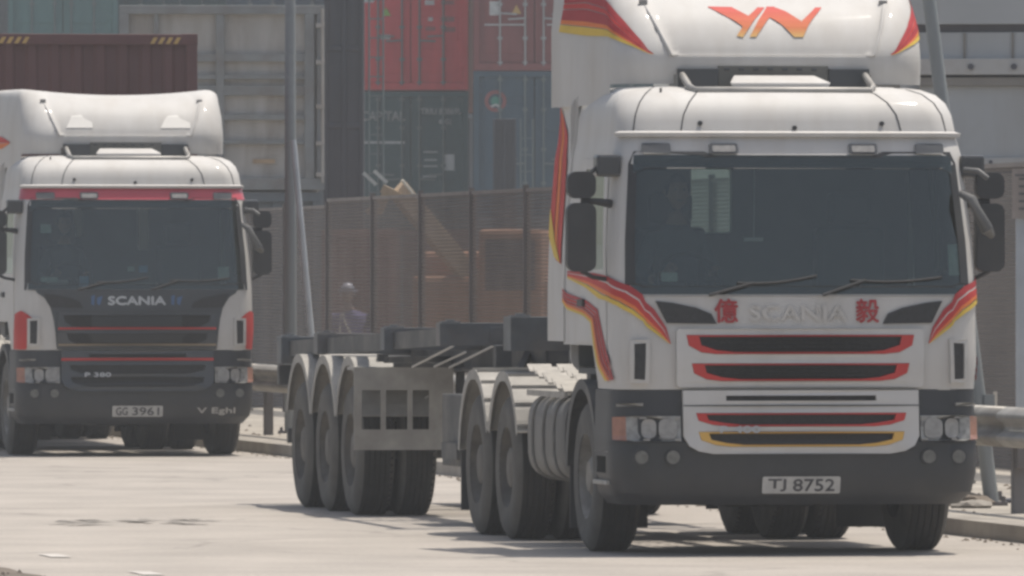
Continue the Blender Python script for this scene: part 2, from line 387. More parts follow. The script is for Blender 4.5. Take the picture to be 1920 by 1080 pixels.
tag(part(m, 'grit', 'verge', None), 'loose dark grit lying along the kerb and dusty pavement', 'grit', kind='stuff')
# tar patch and worn paint marks
m = MB(); random.seed(3)
for k in range(46):
    px = random.uniform(95, 400); py = 980+random.uniform(-5, 5)-(px-240)*.01; L_ = random.uniform(.05, .22); W_ = random.uniform(.04, .16)
    Y = F*H/(py-525); X = (px-960)/F*Y; n = 9; vs = [(X+L_*math.cos(2*math.pi*i/n)*random.uniform(.5, 1), Y+W_*math.sin(2*math.pi*i/n)*random.uniform(.4, 1), .003+.0003*k) for i in range(n)]
    m.add(vs, [tuple(range(n))])
tag(part(m, 'road_patch', 'patch', None), kind='structure')
for (px, py, L_) in ((103, 1043, .07), (275, 1076, .07)):
    m = MB(); Y = F*H/(py-525); X = (px-960)/F*Y
    d = KD*.38; e = Vector((L_, .0, 0)); p = Vector((X, Y, .006))
    m.add([p-d-e, p-d+e, p+d+e, p+d-e], [(0, 1, 2, 3)]); tag(part(m, 'road_marking', 'paint', None), kind='structure')

# ---------------- guardrail ----------------
gr = tag(empty('guardrail', kp(92, .86, .12)), 'dusty steel W-beam guardrail on posts behind the trucks', 'guardrail')
prof = [(.0, .30), (-.035, .285), (-.08, .25), (-.085, .225), (-.03, .185), (-.02, .155), (-.03, .125), (-.085, .085), (-.08, .06), (-.035, .025), (0, .01)]
base = gr.location
m = MB()
for s_ in range(-9, 22):
    Y0, Y1 = 73.6+s_*4.144, 73.6+(s_+1)*4.144
    a = []
    for Y in (Y0, Y1+.16):
        p = kp(Y, .86) - base
        for dy, z in prof: a.append(p + KN*(dy-.10+.004*(s_ % 2)) + Vector((0, 0, z+.60)))
    n = len(prof); m.add(a, [(i, i+1, n+i+1, n+i) for i in range(n-1)])
o = part(m, 'rail', 'galv', gr, smooth=25); sm = o.modifiers.new('s', 'SOLIDIFY'); sm.thickness = .006
for s_ in range(-9, 22):
    Y = 73.6+s_*4.144; p = kp(Y, .86)-base; m = MB()
    mx = Matrix.Translation(p) @ Matrix.Rotation(R(9.8), 4, 'Z')
    m.box((-.05, 0, -.12), (.05, .10, .86-.12+.12), 0, mx); m.box((-.04, -.07, .45), (.04, 0, .78), 0, mx)
    m.box((-.11, -.05, -.12), (.11, .15, .012-.0), 0, mx)
    part(m, 'post', 'railpost', gr, bevel=.006)

# ---------------- mesh fence ----------------
def fencemat():
    m = bpy.data.materials.new('brown_mesh_panel'); m.use_nodes = True; t = m.node_tree; t.nodes.clear(); L = t.links
    o = N(t, 'ShaderNodeOutputMaterial'); tr = N(t, 'ShaderNodeBsdfTransparent'); d = N(t, 'ShaderNodeBsdfDiffuse')
    tc = N(t, 'ShaderNodeTexCoord'); sx = N(t, 'ShaderNodeSeparateXYZ'); L.new(tc.outputs['Object'], sx.inputs[0])
    w_ = N(t, 'ShaderNodeMath', operation='MULTIPLY'); w_.inputs[1].default_value = 2*math.pi/.042; L.new(sx.outputs[2], w_.inputs[0])
    sn = N(t, 'ShaderNodeMath', operation='SINE'); L.new(w_.outputs[0], sn.inputs[0])
    mr = N(t, 'ShaderNodeMapRange'); mr.inputs[1].default_value = -1; mr.inputs[2].default_value = 1; mr.inputs[3].default_value = .52; mr.inputs[4].default_value = .84
    L.new(sn.outputs[0], mr.inputs[0])
    n = N(t, 'ShaderNodeTexNoise'); n.inputs['Scale'].default_value = .9; n.inputs['Detail'].default_value = 6; L.new(tc.outputs['Object'], n.inputs['Vector'])
    cr = N(t, 'ShaderNodeValToRGB'); L.new(n.outputs[0], cr.inputs[0]); e = cr.color_ramp.elements
    e[0].position = .3; e[0].color = (.185, .165, .15, 1); e[1].position = .7; e[1].color = (.245, .215, .195, 1)
    L.new(cr.outputs[0], d.inputs[0])
    mx = N(t, 'ShaderNodeMixShader'); L.new(mr.outputs[0], mx.inputs[0]); L.new(tr.outputs[0], mx.inputs[1]); L.new(d.outputs[0], mx.inputs[2])
    L.new(mx.outputs[0], o.inputs[0]); return m
M['mesh'] = fencemat()
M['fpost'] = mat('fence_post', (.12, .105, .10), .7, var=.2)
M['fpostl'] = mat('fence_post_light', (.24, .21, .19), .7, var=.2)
fz = .115; fb = kp(110, 4.0, fz)
fe = tag(empty('mesh_fence', fb), 'tall brown mesh fence with dark posts behind the guardrail', 'fence')
ys = [112.5+3.62*k for k in range(-11, 14)]
for i, Y in enumerate(ys):
    p = kp(Y, 4.0, fz)-fb; m = MB(); hh = 2.74 if Y < 126 else 2.66
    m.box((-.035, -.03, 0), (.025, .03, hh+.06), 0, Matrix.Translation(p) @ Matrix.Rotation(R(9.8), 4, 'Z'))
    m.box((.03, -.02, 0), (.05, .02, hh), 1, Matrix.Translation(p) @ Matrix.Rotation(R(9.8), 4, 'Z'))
    part(m, 'post', ['fpost', 'fpostl'], fe)
    if i < len(ys)-1:
        q = kp(ys[i+1], 4.0, fz)-fb; m = MB(); m.add([p+Vector((0, 0, .03)), q+Vector((0, 0, .03)), q+Vector((0, 0, hh)), p+Vector((0, 0, hh))], [(0, 1, 2, 3)])
        part(m, 'mesh_panel', 'mesh', fe)
        m = MB(); m.bar(p+Vector((0, 0, hh)), q+Vector((0, 0, hh)), .03, .04); part(m, 'top_rail', 'fpostl', fe)

# ---------------- trucks ----------------
def interp(tab, z):
    if z <= tab[0][0]: return tab[0][1:]
    for a, b in zip(tab, tab[1:]):
        if z <= b[0]:
            t = (z-a[0])/(b[0]-a[0]); return tuple(p+(q-p)*t for p, q in zip(a[1:], b[1:]))
    return tab[-1][1:]
CAB = [(1.11,.05,1.23,.20),(1.30,.04,1.245,.20),(1.744,.07,1.245,.20),(2.10,.14,1.235,.20),(2.676,.27,1.19,.2),(2.80,.33,1.165,.2),(2.86,.35,1.16,.2),(2.95,.38,1.15,.22),(3.03,.44,1.13,.26),(3.09,.54,1.09,.3),(3.13,.74,1.03,.34),(3.15,1.0,.95,.34)]
BUM = [(.34,.10,1.16,.30),(.42,.03,1.225,.28),(.55,.0,1.25,.28),(.76,.0,1.25,.28),(.79,.02,1.25,.28),(1.12,.05,1.24,.26)]
def shell(tab, c, z, yr=2.1, bow=.03, off=0.):
    y0, w_, r = interp(tab, z); a = abs(c); sg = 1 if c >= 0 else -1
    if a <= 1: x = a*(w_-r); y = y0; nx, ny = 0, -1
    elif a <= 2:
        t = (a-1)*math.pi/2; x = w_-r+r*math.sin(t); y = y0+r*(1-math.cos(t)); nx, ny = math.sin(t), -math.cos(t)
    else: x = w_; y = y0+r+(a-2)*(yr-y0-r); nx, ny = 1, 0
    y += bow*min(1, x/w_)**2*(1 if a <= 2 else max(0, 3-a))
    return ((x+nx*off)*sg, y+ny*off, z)
cabf = lambda c, z, off=0: shell(CAB, c, z, off=off)
bumf = lambda c, z, off=0: shell(BUM, c, z, yr=.86, off=off)
def fx(tab):            # front mapping where u is metres across
    def g(x, z, off=0):
        y0, w_, r = interp(tab, z); return shell(tab, max(-1, min(1, x/(w_-r))) if abs(x) <= w_-r else math.copysign(1+min(1, (abs(x)-(w_-r))/(r*math.pi/2)), x), z, yr=2.1 if tab is CAB else .86, off=off)
    return g
cabx, bumx = fx(CAB), fx(BUM)
def mir(pl): return [(-c, z) for c, z in pl]
def rounded(x0, x1, z0, z1, r, n=5):
    out = []
    for cx, cz, a0 in ((x1-r, z1-r, 0), (x0+r, z1-r, 90), (x0+r, z0+r, 180), (x1-r, z0+r, 270)):
        for i in range(n+1):
            a = R(a0+90*i/n); out.append((cx+r*math.cos(a), cz+r*math.sin(a)))
    return out
def slotloop(hw, z1, z0, dx=.10):       # wide slot with swept lower ends
    zm = z1-(z1-z0)*.55
    return [(hw, z1), (-hw, z1), (-hw+.015, zm), (-hw+dx, z0+.012), (-hw+dx*2.0, z0), (hw-dx*2.0, z0), (hw-dx, z0+.012), (hw-.015, zm)]

def wheel(parent, x, y, sg, dual=False, r=.51):
    """wheel disc with its tyre as a sub-part; sg is the outward side, x the outer face"""
    z = r
    rm = MB()
    pr = [(-.02, .0), (-.02, .10), (-.045, .13), (-.05, .14), (-.13, .19), (-.12, .24), (-.03, .275), (-.005, .285), (-.005, .295)] if not dual else [(-.02, 0), (-.02, .12), (-.03, .14), (-.17, .16), (-.19, .24), (-.05, .27), (-.005, .285), (-.005, .295)]
    rm.lathe_x(pr, x, y, z, 40, sg=sg)
    for k in range(10):
        a = 2*math.pi*k/10; rr = .165 if not dual else .145
        rm.disc((x-sg*(.10 if not dual else .155), y+rr*math.cos(a), z+rr*math.sin(a)), .014, sg*.04, 'x', 8)
    W = part(rm, 'wheel', 'rim' if not dual else 'dualrim', parent, smooth=30)
    t = MB()
    def tyre(x0, wd):
        prf = [(0, .29), (.0, .33), (.012, .40), (.0, .46), (-.02, .492), (-.035, r-.004)]
        nb = 5; tw = wd-.07
        for i in range(nb):
            a = -.035-tw*i/nb; prf += [(a-.004, r), (a-tw/nb+.008, r), (a-tw/nb+.008, r-.012), (a-tw/nb, r-.012)]
        prf += [(-wd+.035, r-.004), (-wd+.02, .492), (-wd, .46), (-wd-.012, .40), (-wd, .33), (-wd, .29)]
        t.lathe_x(prf, x0, y, z, 56, sg=sg, mis=[1 if (i < 5 or i >= len(prf)-7) else 0 for i in range(len(prf)-1)])
    tyre(x, .30 if not dual else .28)
    if dual: tyre(x-sg*.33, .28)
    for k in range(56):
        a = 2*math.pi*k/56
        for wo in ([0] if not dual else [0, .33]):
            mx = Matrix.Translation((x-sg*(.15+wo), y, z)) @ Matrix.Rotation(a, 4, 'X') @ Matrix.Translation((0, 0, r-.011))
            t.box((-.112, -.010, -.01), (-.085, .010, .006), 0, mx); t.box((.085, -.010, -.01), (.112, .010, .006), 0, mx)
    part(t, 'tyre', ['rubber', 'sidewall'], W, smooth=35)
    return W
def fender(parent, x0, x1, y, r, a0, a1, mt, name='mudguard', rib=True, zc=.51, flat=None):
    m = MB(); n = 18; a = []
    for i in range(n+1):
        t = R(a0+(a1-a0)*i/n); 
        cy, cz = y-r*math.cos(t), zc+r*math.sin(t)
        if flat: cz = min(cz, flat)
        a.append((cy, cz))
    for i in range(n):
        (y0, z0), (y1, z1) = a[i], a[i+1]
        for xs, dz in (((x0, x1), 0),):
            v = [(xs[0], y0, z0), (xs[1], y0, z0), (xs[1], y1, z1), (xs[0], y1, z1)]
            ii = [(y-(y-q[1])*(1-.02/r), zc+(q[2]-zc)*(1-.02/r)) for q in v]
            v2 = [(q[0], i_[0], i_[1]) for q, i_ in zip(v, ii)]
            m.add(v+v2, [(0, 3, 2, 1), (4, 5, 6, 7), (0, 1, 5, 4), (3, 7, 6, 2), (0, 4, 7, 3), (1, 2, 6, 5)])
        if rib and i % 2 == 0:
            m.bar((x0-.004, (y0+y1)/2, (z0+z1)/2+.006), (x1+.004, (y0+y1)/2, (z0+z1)/2+.006), .02, .02)
    for xe in (x0, x1):           # side lips
        for i in range(n):
            (y0, z0), (y1, z1) = a[i], a[i+1]; k = 1-.07/r
            q = [(y-(y-yy)*k, zc+(zz-zc)*k) for yy, zz in ((y0, z0), (y1, z1))]
            s_ = .008 if xe == x1 else -.008
            vs = [(xe, y0, z0), (xe, y1, z1), (xe, *q[1]), (xe, *q[0])]; vs += [(xe+s_, b_, c_) for _, b_, c_ in vs]
            m.add(vs, [(0, 1, 2, 3), (7, 6, 5, 4), (0, 4, 5, 1), (2, 6, 7, 3)])
    return part(m, name, mt, parent)

GRADW = gradmat('logo_ink', [(0, (.60, .44, .16)), (.35, (.62, .20, .10)), (1, (.54, .10, .10))], 3.47, 3.71)
def tractor(style, loc, rz, label):
    T = tag(empty('lorry_tractor', loc, rz), label, 'truck', 'lorry tractors heading the same way')
    S1 = style == 1
    body = 'white'
    # ---- cab body
    m = MB()
    us = [-3, -2.8, -2.6, -2.42, -2.3, -2.2, -2.1, -2, -1.85, -1.7, -1.55, -1.4, -1.3, -1.2, -1.1, -1, -.8, -.6, -.4, -.2, 0]; us = us+[-u for u in us[-2::-1]]
    zs = [1.11, 1.2, 1.3, 1.4, 1.5, 1.62, 1.744, 1.9, 2.0, 2.1, 2.25, 2.4, 2.52, 2.60, 2.676, 2.74, 2.80, 2.83, 2.86, 2.90, 2.95, 2.99, 3.03, 3.06, 3.09, 3.11, 3.13, 3.14, 3.15]
    def skip(c, z):
        a = abs(c)
        if a < 1.3 and 1.744 < z < 2.676: return True
        if 2.1 < a < 2.6 and 1.9 < z < 2.60: return True
        if a > 2.3 and z < 1.4: return True
        return False
    m.grid(lambda c, z: cabf(c, z), us, zs, 0, skip)
    # closing roof sheet
    top = [cabf(c, 3.15) for c in us]; n = len(top)
    m.add(top+[(x*.9, 2.1, 3.16) if abs(y-2.1) < .01 else (x*.5, 1.6, 3.17) for x, y, z in top], [])
    m.add(top, [tuple(range(n))])
    # rear wall with openings for rear windows
    rw = [rounded(-1.2, 1.2, 1.2, 3.12, .12)]
    op = [(-.36, -.09, 2.17, 2.60)] if S1 else [(-.42, -.33, 2.33, 2.58), (.27, .37, 2.2, 2.58)]
    for (a0, a1, b0, b1) in op: rw.append(rounded(a0, a1, b0, b1, .015, 2)[::-1])
    m.plate(rw, lambda u, v, o_: (u, 2.1-o_, v), 0, .02, 0, dl=.3)
    rear_panes = op
    # seam lines of the roof
    for c in (-1.35, -.78, 1.35, .78):
        m.tube([Vector(cabf(c, z, .001)) for z in (2.84, 2.9, 2.95, 3.0, 3.03, 3.06, 3.09, 3.12, 3.14)], .005, 6, 1)
    # drip lip across the top of the windscreen band
    cs = [i/20*1.75 for i in range(-20, 21)]
    lip = []
    for c in cs:
        for dz, off in ((2.795, .0), (2.80, .035), (2.825, .04), (2.838, .0)): lip.append(shell(CAB, c, 2.81, off=off)[:2]+(dz,))
    m.add(lip, [(4*i+j, 4*i+4+j, 4*i+5+j, 4*i+1+j) for i in range(40) for j in range(3)], 0)
    if not S1:
        m.strip([(c, 2.795) for c in (-1.9, 0, 1.9)], [(c, 2.68) for c in (-1.9, 0, 1.9)], cabf, .004, [(0, 1, 2)], 2)
    # stripes painted on the cab
    if S1:
        su = [(-2.897,1.906),(-2.281,1.894),(-1.742,1.858),(-1.265,1.808),(-1.036,1.751),(-.934,1.648),(-.863,1.527),(-.837,1.417)]
        sl_ = [(-2.893,1.851),(-2.5,1.786),(-2.223,1.711),(-1.644,1.666),(-1.294,1.613),(-1.043,1.56),(-.925,1.474),(-.844,1.414)]
        tu = [(-3.0,1.784),(-2.897,1.749),(-2.476,1.707),(-2.225,1.643),(-2.139,1.501),(-2.032,1.341),(-1.787,1.175)]
        tl = [(-3.0,1.69),(-2.897,1.639),(-2.536,1.598),(-2.387,1.552),(-2.323,1.391),(-2.246,1.249),(-2.119,1.165)]
        bands = [(0.06, .30, 3), (.30, .36, 0), (.36, .62, 2), (.62, .76, 4), (.80, .97, 5)]
        tb = [(0, .22, 3), (.28, .42, 2), (.48, .62, 3), (.66, .84, 4), (.84, 1, 5)]
        for g in (lambda q: q, mir):
            m.strip(g(su), g(sl_), cabf, .012, bands); m.strip(g(tu), g(tl), cabf, .012, tb)
    else:
        r1 = [(-2.007,1.479),(-1.55,1.52),(-1.343,1.49),(-1.166,1.446)]; r2 = [(-2.129,1.116),(-1.8,1.116),(-1.5,1.116),(-1.394,1.118)]
        for g in (lambda q: q, mir): m.strip(g(r1), g(r2), cabf, .010, [(0, 1, 3)])
    cab = part(m, 'cab', [body, 'black', 'band' if not S1 else 'red', 'darkred' if S1 else 'red', 'orange', 'yellow'], T, smooth=28)
    for a0, a1, b0, b1 in rear_panes:
        m = MB(); m.plate([rounded(a0, a1, b0, b1, .015, 2)], lambda u, v, o_: (u, 2.075-o_, v), 0, .004, 0); part(m, 'rear_window', 'rearglass', T)
    # ---- door panels
    for sg in (-1, 1):
        m = MB(); o_ = [(2.06*1, 1.16), (2.06, 2.66), (2.68, 2.66), (2.72, 1.9), (2.72, 1.42), (2.36, 1.42), (2.28, 1.16)]
        h_ = [(2.11, 1.91), (2.59, 1.91), (2.59, 2.59), (2.15, 2.59)]
        lo = [[(c*sg, z) for c, z in o_], [(c*sg, z) for c, z in h_][::-1]]
        m.plate(lo, cabf, .001, .008, 0, dl=.2)
        D = part(m, 'door', body, T, smooth=30)
        m = MB(); m.plate([[(c*sg, z) for c, z in ((2.10, 1.90), (2.60, 1.90), (2.60, 2.60), (2.13, 2.60))]], cabf, -.006, -.002, 0); part(m, 'door_window', 'sideglass', D)
        m = MB(); m.plate([[(c*sg, z) for c, z in ((2.5, 1.66), (2.62, 1.66), (2.62, 1.71), (2.5, 1.71))]], cabf, .009, .03, 0); part(m, 'handle', 'black', D)
    # ---- dark lining inside
    m = MB(); m.grid(lambda c, z: cabf(c, z, -.035), us, [z for z in zs if z <= 3.13], 0, skip)
    m.plate([[(-1.15, 1.25), (1.15, 1.25), (1.15, 3.1), (-1.15, 3.1)]]+[rounded(a0-.01, a1+.01, b0-.01, b1+.01, .015, 2)[::-1] for a0, a1, b0, b1 in op], lambda u, v, o_: (u, 2.06-o_, v), 0, .02, 0, dl=.3)
    m.box((-1.15, .3, 1.2), (1.15, 2.05, 1.24)); m.box((-1.0, .6, 3.0), (1.0, 2.05, 3.03))
    part(m, 'cab_lining', 'trim', T)
    m = MB(); m.box((-1.12, .16, 1.55), (1.12, .50, 1.75)); m.box((-.85, .5, 1.6), (-.35, .58, 1.80)); m.box((.1, .5, 1.3), (.6, .6, 1.76))
    part(m, 'dashboard', 'trim', T, bevel=.03)
    m = MB(); c_ = Vector((-.62, .78, 1.83)); rg = []
    for k in range(25):
        a = 2*math.pi*k/24; rg.append(c_+Vector((.22*math.cos(a), .22*math.sin(a)*.5, .22*math.sin(a)*.86)))
    m.tube(rg, .016, 8); m.bar(c_-Vector((.21, 0, 0)), c_+Vector((.21, 0, 0)), .03, .02); m.bar(c_, c_+Vector((0, -.2, -.18)), .05, .05)
    part(m, 'steering_wheel', 'black', T, smooth=40)
    if S1:
        m = MB(); m.box((-.34, .5, 1.76), (-.10, .62, 1.775)); m.box((.3, .3, 1.752), (.62, .5, 1.80)); part(m, 'added_dash_boxes', 'plate', T, bevel=.004)  # pale boxes added as bright streaks behind the windscreen
        m = MB(); m.box((-.30, .46, 2.10), (-.17, .47, 2.125)); m.tube([(-.235, .46, 2.12), (-.235, .44, 2.64)], .003, 5); part(m, 'streak_strip', 'plate', T)  # pale strip on a thread, added for a bright streak in the glass
    else:
        for x0, x1, z0, z1 in ((-.43, -.34, 2.30, 2.60), (.27, .37, 2.16, 2.60)):
            m = MB(); n = 8; m.add([(x0+(x1-x0)*i/n, 1.98+.02*(i % 2), z) for z in (z0, z1) for i in range(n+1)], [(i, i+1, n+2+i, n+1+i) for i in range(n)]); part(m, 'curtain', 'curtain', T)
        m = MB(); m.box((-.1, .3, 1.752), (.25, .5, 1.81)); m.box((-.9, .25, 1.752), (-.7, .45, 1.84)); part(m, 'added_dash_boxes', 'plate', T, bevel=.004)  # pale boxes added to brighten the view through the windscreen
    for x in (-.62, .62):
        m = MB(); m.box((x-.24, .95, 1.42), (x+.24, 1.42, 1.60)); m.box((x-.24, 1.40, 1.5), (x+.24, 1.56, 2.20)); m.box((x-.15, 1.42, 2.22), (x+.15, 1.54, 2.44))
        part(m, 'seat', 'seat', T, bevel=.04)
    # ---- windscreen
    m = MB(); cc = [-1.3+2.6*i/24 for i in range(25)]
    m.grid(lambda c, z: cabf(c, z, .001), cc, [1.744, 1.9, 2.1, 2.3, 2.5, 2.676]); W = part(m, 'windscreen', 'glass', T, smooth=40)
    m = MB(); s_ = 1.0
    outer = [(-1.42, 1.735), (1.42, 1.735), (1.40, 2.62), (1.30, 2.70), (.62, 2.70), (.52, 2.665), (-.52, 2.665), (-.62, 2.70), (-1.30, 2.70), (-1.40, 2.62)]
    inner = [(-1.20, 1.82), (-1.0, 1.80), (1.0, 1.80), (1.20, 1.82), (1.22, 2.56), (1.0, 2.585), (-1.0, 2.585), (-1.22, 2.56)]
    m.plate([outer, inner[::-1]], cabf, .002, .008, 0, dl=.07); part(m, 'windscreen_frame', 'black', W)
    st = [(-.93, -.82, 1.83, 1.89, 'sticker'), (1.03, 1.13, 1.87, 2.08, 'sticker')] if S1 else [(-.99, -.88, 2.33, 2.42, 'sticker'), (.86, .98, 1.84, 1.98, 'sticker'), (-.09, -.02, 1.93, 1.98, 'sticker'), (.03, .12, 1.92, 1.99, 'bluestick'), (-.60, -.50, 1.77, 1.88, 'bluestick'), (-1.0, -.82, 1.82, 1.87, 'sticker')]
    for a0, a1, b0, b1, mt in st:
        m = MB(); m.plate([rounded(a0, a1, b0, b1, .01, 2)], cabx, -.01, -.004, 0); part(m, 'sticker', mt, W)
    for x0, z0, x1, z1, x2, z2 in ((.98, 1.86, .35, 1.84, .15, 1.74), (.12, 1.87, -.42, 1.82, -.62, 1.74)):
        m = MB(); m.tube([cabx(x0+(x1-x0)*i/8, z0+(z1-z0)*i/8-.02*math.sin(i/8*3.14), .02) for i in range(9)], .010, 6); m.tube([cabx(x1+.1, z1, .035), cabx(x2, z2, .045)], .012, 6)
        part(m, 'wiper', 'slot', T)
    # marker lamps on the band
    for x, mt in ((-.93, 0), (-.475, 1), (.475, 1), (.93, 0)):
        m = MB(); m.plate([rounded(x-.095, x+.095, 2.685, 2.755, .012, 2)], cabx, .002, .025, 0)
        if mt: m.plate([rounded(x-.078, x+.078, 2.698, 2.74, .01, 2)], cabx, .025, .030, 1)
        part(m, 'marker_lamp', ['charcoal', 'lampring'], T)
    # roof details
    for x in (-.62, .02, .62):
        m = MB(); m.disc(cabx(x, 2.89 if x != .02 else 2.86, -.01), .016, -.03, 'y', 10); part(m, 'roof_bolt', 'black', T)
    for x in (-.52, .36, .72):
        m = MB(); m.box((x-.03, .62, 3.02), (x+.03, .68, 3.07)); part(m, 'roof_light', 'plate', T, bevel=.008)
    m = MB(); m.tube([(-.84, .62, 3.03), (-.84, .62, 3.13)], .008, 8); m.tube([(-.84, .62, 3.0), (-.84, .62, 3.035)], .025, 8); part(m, 'antenna', 'black', T)
    m = MB(); m.tube([(-.63, 1.25, 3.28), (-.63, .95, 3.22), (-.63, .70, 3.14), (-.60, .62, 3.115), (.60, .62, 3.115), (.63, .70, 3.14), (.63, .95, 3.22), (.63, 1.25, 3.28)], .024, 10)
    for x in (-.62, .62): m.box((x-.03, .60, 3.02), (x+.03, .68, 3.10))
    part(m, 'roof_bar', 'alu', T, smooth=40)
    m = MB(); m.add([(-.35, .72, 3.17), (.35, .72, 3.17), (.28, .95, 3.225), (-.28, .95, 3.225), (-.33, .72, 3.14), (.33, .72, 3.14), (.28, .95, 3.14), (-.28, .95, 3.14)], [(0, 1, 2, 3), (4, 5, 1, 0), (5, 6, 2, 1), (7, 4, 0, 3), (6, 7, 3, 2)])
    part(m, 'roof_hatch', body, T, bevel=.01)
    m = MB(); m.box((-.66, .96, 3.12), (-.38, 1.30, 3.27)); m.box((.38, .96, 3.12), (.66, 1.30, 3.27)); m.box((-.38, .975, 3.10), (.38, 1.3, 3.29), 1)
    for k in range(7): m.box((-.34+k*.1, .965, 3.255), (-.30+k*.1, .975, 3.275))
    part(m, 'fairing_bracket', ['charcoal', 'bracket'], T, bevel=.006)
    # ---- roof fairing (wind deflector)
    FT = [(3.03,1.0,1.07,.22),(3.165,1.0,1.07,.22),(3.30,.98,1.07,.22),(3.37,.99,1.07,.22),(3.44,1.02,1.07,.22),(3.56,1.10,1.07,.22),(3.68,1.21,1.06,.22),(3.78,1.34,1.055,.22),(3.83,1.44,1.04,.22),(3.86,1.56,1.01,.24),(3.87,1.72,.98,.24)]
    def fair(c, z, off=0):
        x, y, zz = shell(FT, c, z, yr=2.68, bow=.05, off=off)
        hfrac = max(0, (z-3.6)/.27)
        zz -= .072*hfrac*(1-min(1, abs(x)/1.05)**2)
        a = abs(c)
        if a > 2: x *= 1+.15*(a-2)
        if a < 1:   # shallow recessed centre panel
            xr = .70+(z-3.37)*.45; d = max(0, min(1, (xr-abs(x))/.03))
            if z > 3.355: y += .028*d
        return (x, y, zz)
    m = MB()
    ucs = [-3, -2.75, -2.5, -2.25, -2, -1.8, -1.6, -1.4, -1.2, -1.0, -.95, -.9, -.87, -.84, -.82, -.8, -.78, -.74, -.6, -.45, -.3, -.15, 0]; ucs = ucs+[-u for u in ucs[-2::-1]]
    zz = [3.03, 3.165, 3.23, 3.30, 3.34, 3.352, 3.366, 3.40, 3.44, 3.5, 3.56, 3.62, 3.68, 3.73, 3.78, 3.81, 3.83, 3.85, 3.86, 3.87]
    m.grid(lambda c, z: fair(c, z), ucs, zz, 0, lambda c, z: (abs(c) < .8 and z < 3.23) or (abs(c) < 2.1 and z < 3.165))
    m.tube([fair(c, 3.36, .010) for c in [i*.82/12 for i in range(-12, 13)]], .012, 6, 0)
    for sg in (-1, 1): m.tube([fair(sg*(.82+t*.17), 3.36+t*.36, .008) for t in [i/10 for i in range(11)]], .012, 6, 0)
    if S1:
        # flame stripes at the corners of the fairing
        a_ = [(-2.75, 3.82), (-2.3, 3.83), (-1.75, 3.72), (-1.42, 3.60), (-1.12, 3.46), (-.96, 3.37)]
        b_ = [(-2.85, 3.55), (-2.4, 3.51), (-1.95, 3.49), (-1.65, 3.465), (-1.3, 3.42), (-.97, 3.365)]
        for g in (lambda q: q, mir):
            m.strip(g(a_), g(b_), fair, .006, [(0, .28, 1), (.3, .42, 2), (.44, .7, 1), (.7, .8, 3), (.82, 1, 4)], 3)
    else:
        a_ = [(-2.9, 3.40), (-2.6, 3.37), (-2.35, 3.30)]; b_ = [(-2.9, 3.20), (-2.6, 3.22), (-2.38, 3.28)]
        m.strip(a_, b_, fair, .006, [(.1, .5, 2), (.55, .9, 3)], 3)
    FA = part(m, 'roof_fairing', [body, 'darkred', 'red', 'orange', 'yellow'], T, smooth=35)
    if S1:   # zig-zag mark, printed red above running to yellow below
        def lg(px, py): return ((px-1420)/274.0/.986+.0, 3.735-(py-10)/274.0*1.03)
        P1 = [(1314,13),(1359,12.5),(1385,34),(1407,12),(1420,12.2),(1368,77),(1355,76.5),(1371,57)]
        P2 = [(1424,11),(1437,10),(1457,22),(1482,47),(1515,13),(1527,13),(1493,55),(1481,76),(1464,76),(1446,55),(1424,38),(1393,76),(1381,76)]
        m = MB()
        def lf(u, v, o_):
            y0, w_, r = interp(FT, v); return fair(u/(w_-r), v, .008+o_)
        for P in (P1, P2):
            m = MB(); m.scan([lg(*p) for p in P], lf, 0); part(m, 'logo', GRADW, FA)
    else:
        for x0, x1 in ((-.62, -.34), (.38, .70)):
            m = MB()
            def lf(u, v, o_):
                y0, w_, r = interp(FT, v); return fair(u/(w_-r), v, o_)
            xm = (x0+x1)/2
            m.scan([(x0, 3.44), (x1, 3.44), (x1-.0, 3.50), (xm+.06, 3.54), (xm+.03, 3.58), (xm-.07, 3.575), (x0+.05, 3.53)], lf, .005)
            part(m, 'patch', 'palepatch', FA)  # paler blotches on the fairing
    for sg in (-1, 1):
        m = MB(); p = Vector(fair(sg*(.99 if sg > 0 else 1.0), 3.74, .01)); m.box(p-Vector((.03, .02, .02)), p+Vector((.03, .0, .02))); part(m, 'fairing_lamp', 'lampring', FA, bevel=.006)
    # ---- side fairings behind the cab
    for sg in (-1, 1):
        m = MB(); X = 1.245*sg
        yz = [(2.04, 1.42), (2.68, 1.42), (2.68, 2.2), (2.68, 2.7), (2.68, 3.16), (2.04, 3.10), (2.04, 2.7), (2.04, 2.2)]
        m.plate([yz], lambda u, v, o_: (sg*(max(1.15, interp(CAB, v)[1])+.012+o_), u, v), -.03, 0, 0, dl=.12)
        if S1:
            fn = lambda u, v, o_: (sg*(max(1.15, interp(CAB, v)[1])+.014+o_), u, v)
            A_ = [(2.67, 3.04), (2.66, 2.85), (2.66, 2.6), (2.66, 2.3), (2.64, 2.15), (2.35, 1.98)]
            B_ = [(2.60, 3.00), (2.32, 2.85), (2.17, 2.65), (2.14, 2.4), (2.14, 2.15), (2.14, 1.95)]
            m.strip(A_, B_, fn, .006, [(0, .35, 1), (.4, .62, 2), (.66, 1, 1)], 3)
            m.strip([(2.67, 2.34), (2.65, 2.15), (2.4, 2.0)], [(2.55, 2.24), (2.4, 2.12), (2.16, 1.96)], fn, .010, [(0, 1, 4)], 3)
        part(m, 'side_fairing', [body, 'red', 'orange', 'orange', 'yellow'], T, smooth=30)
    # ---- front grille panels
    gm = 'white_panel' if S1 else 'charcoal'
    sl1 = [(.775, 1.475, 1.345), (.74, 1.285, 1.165)]
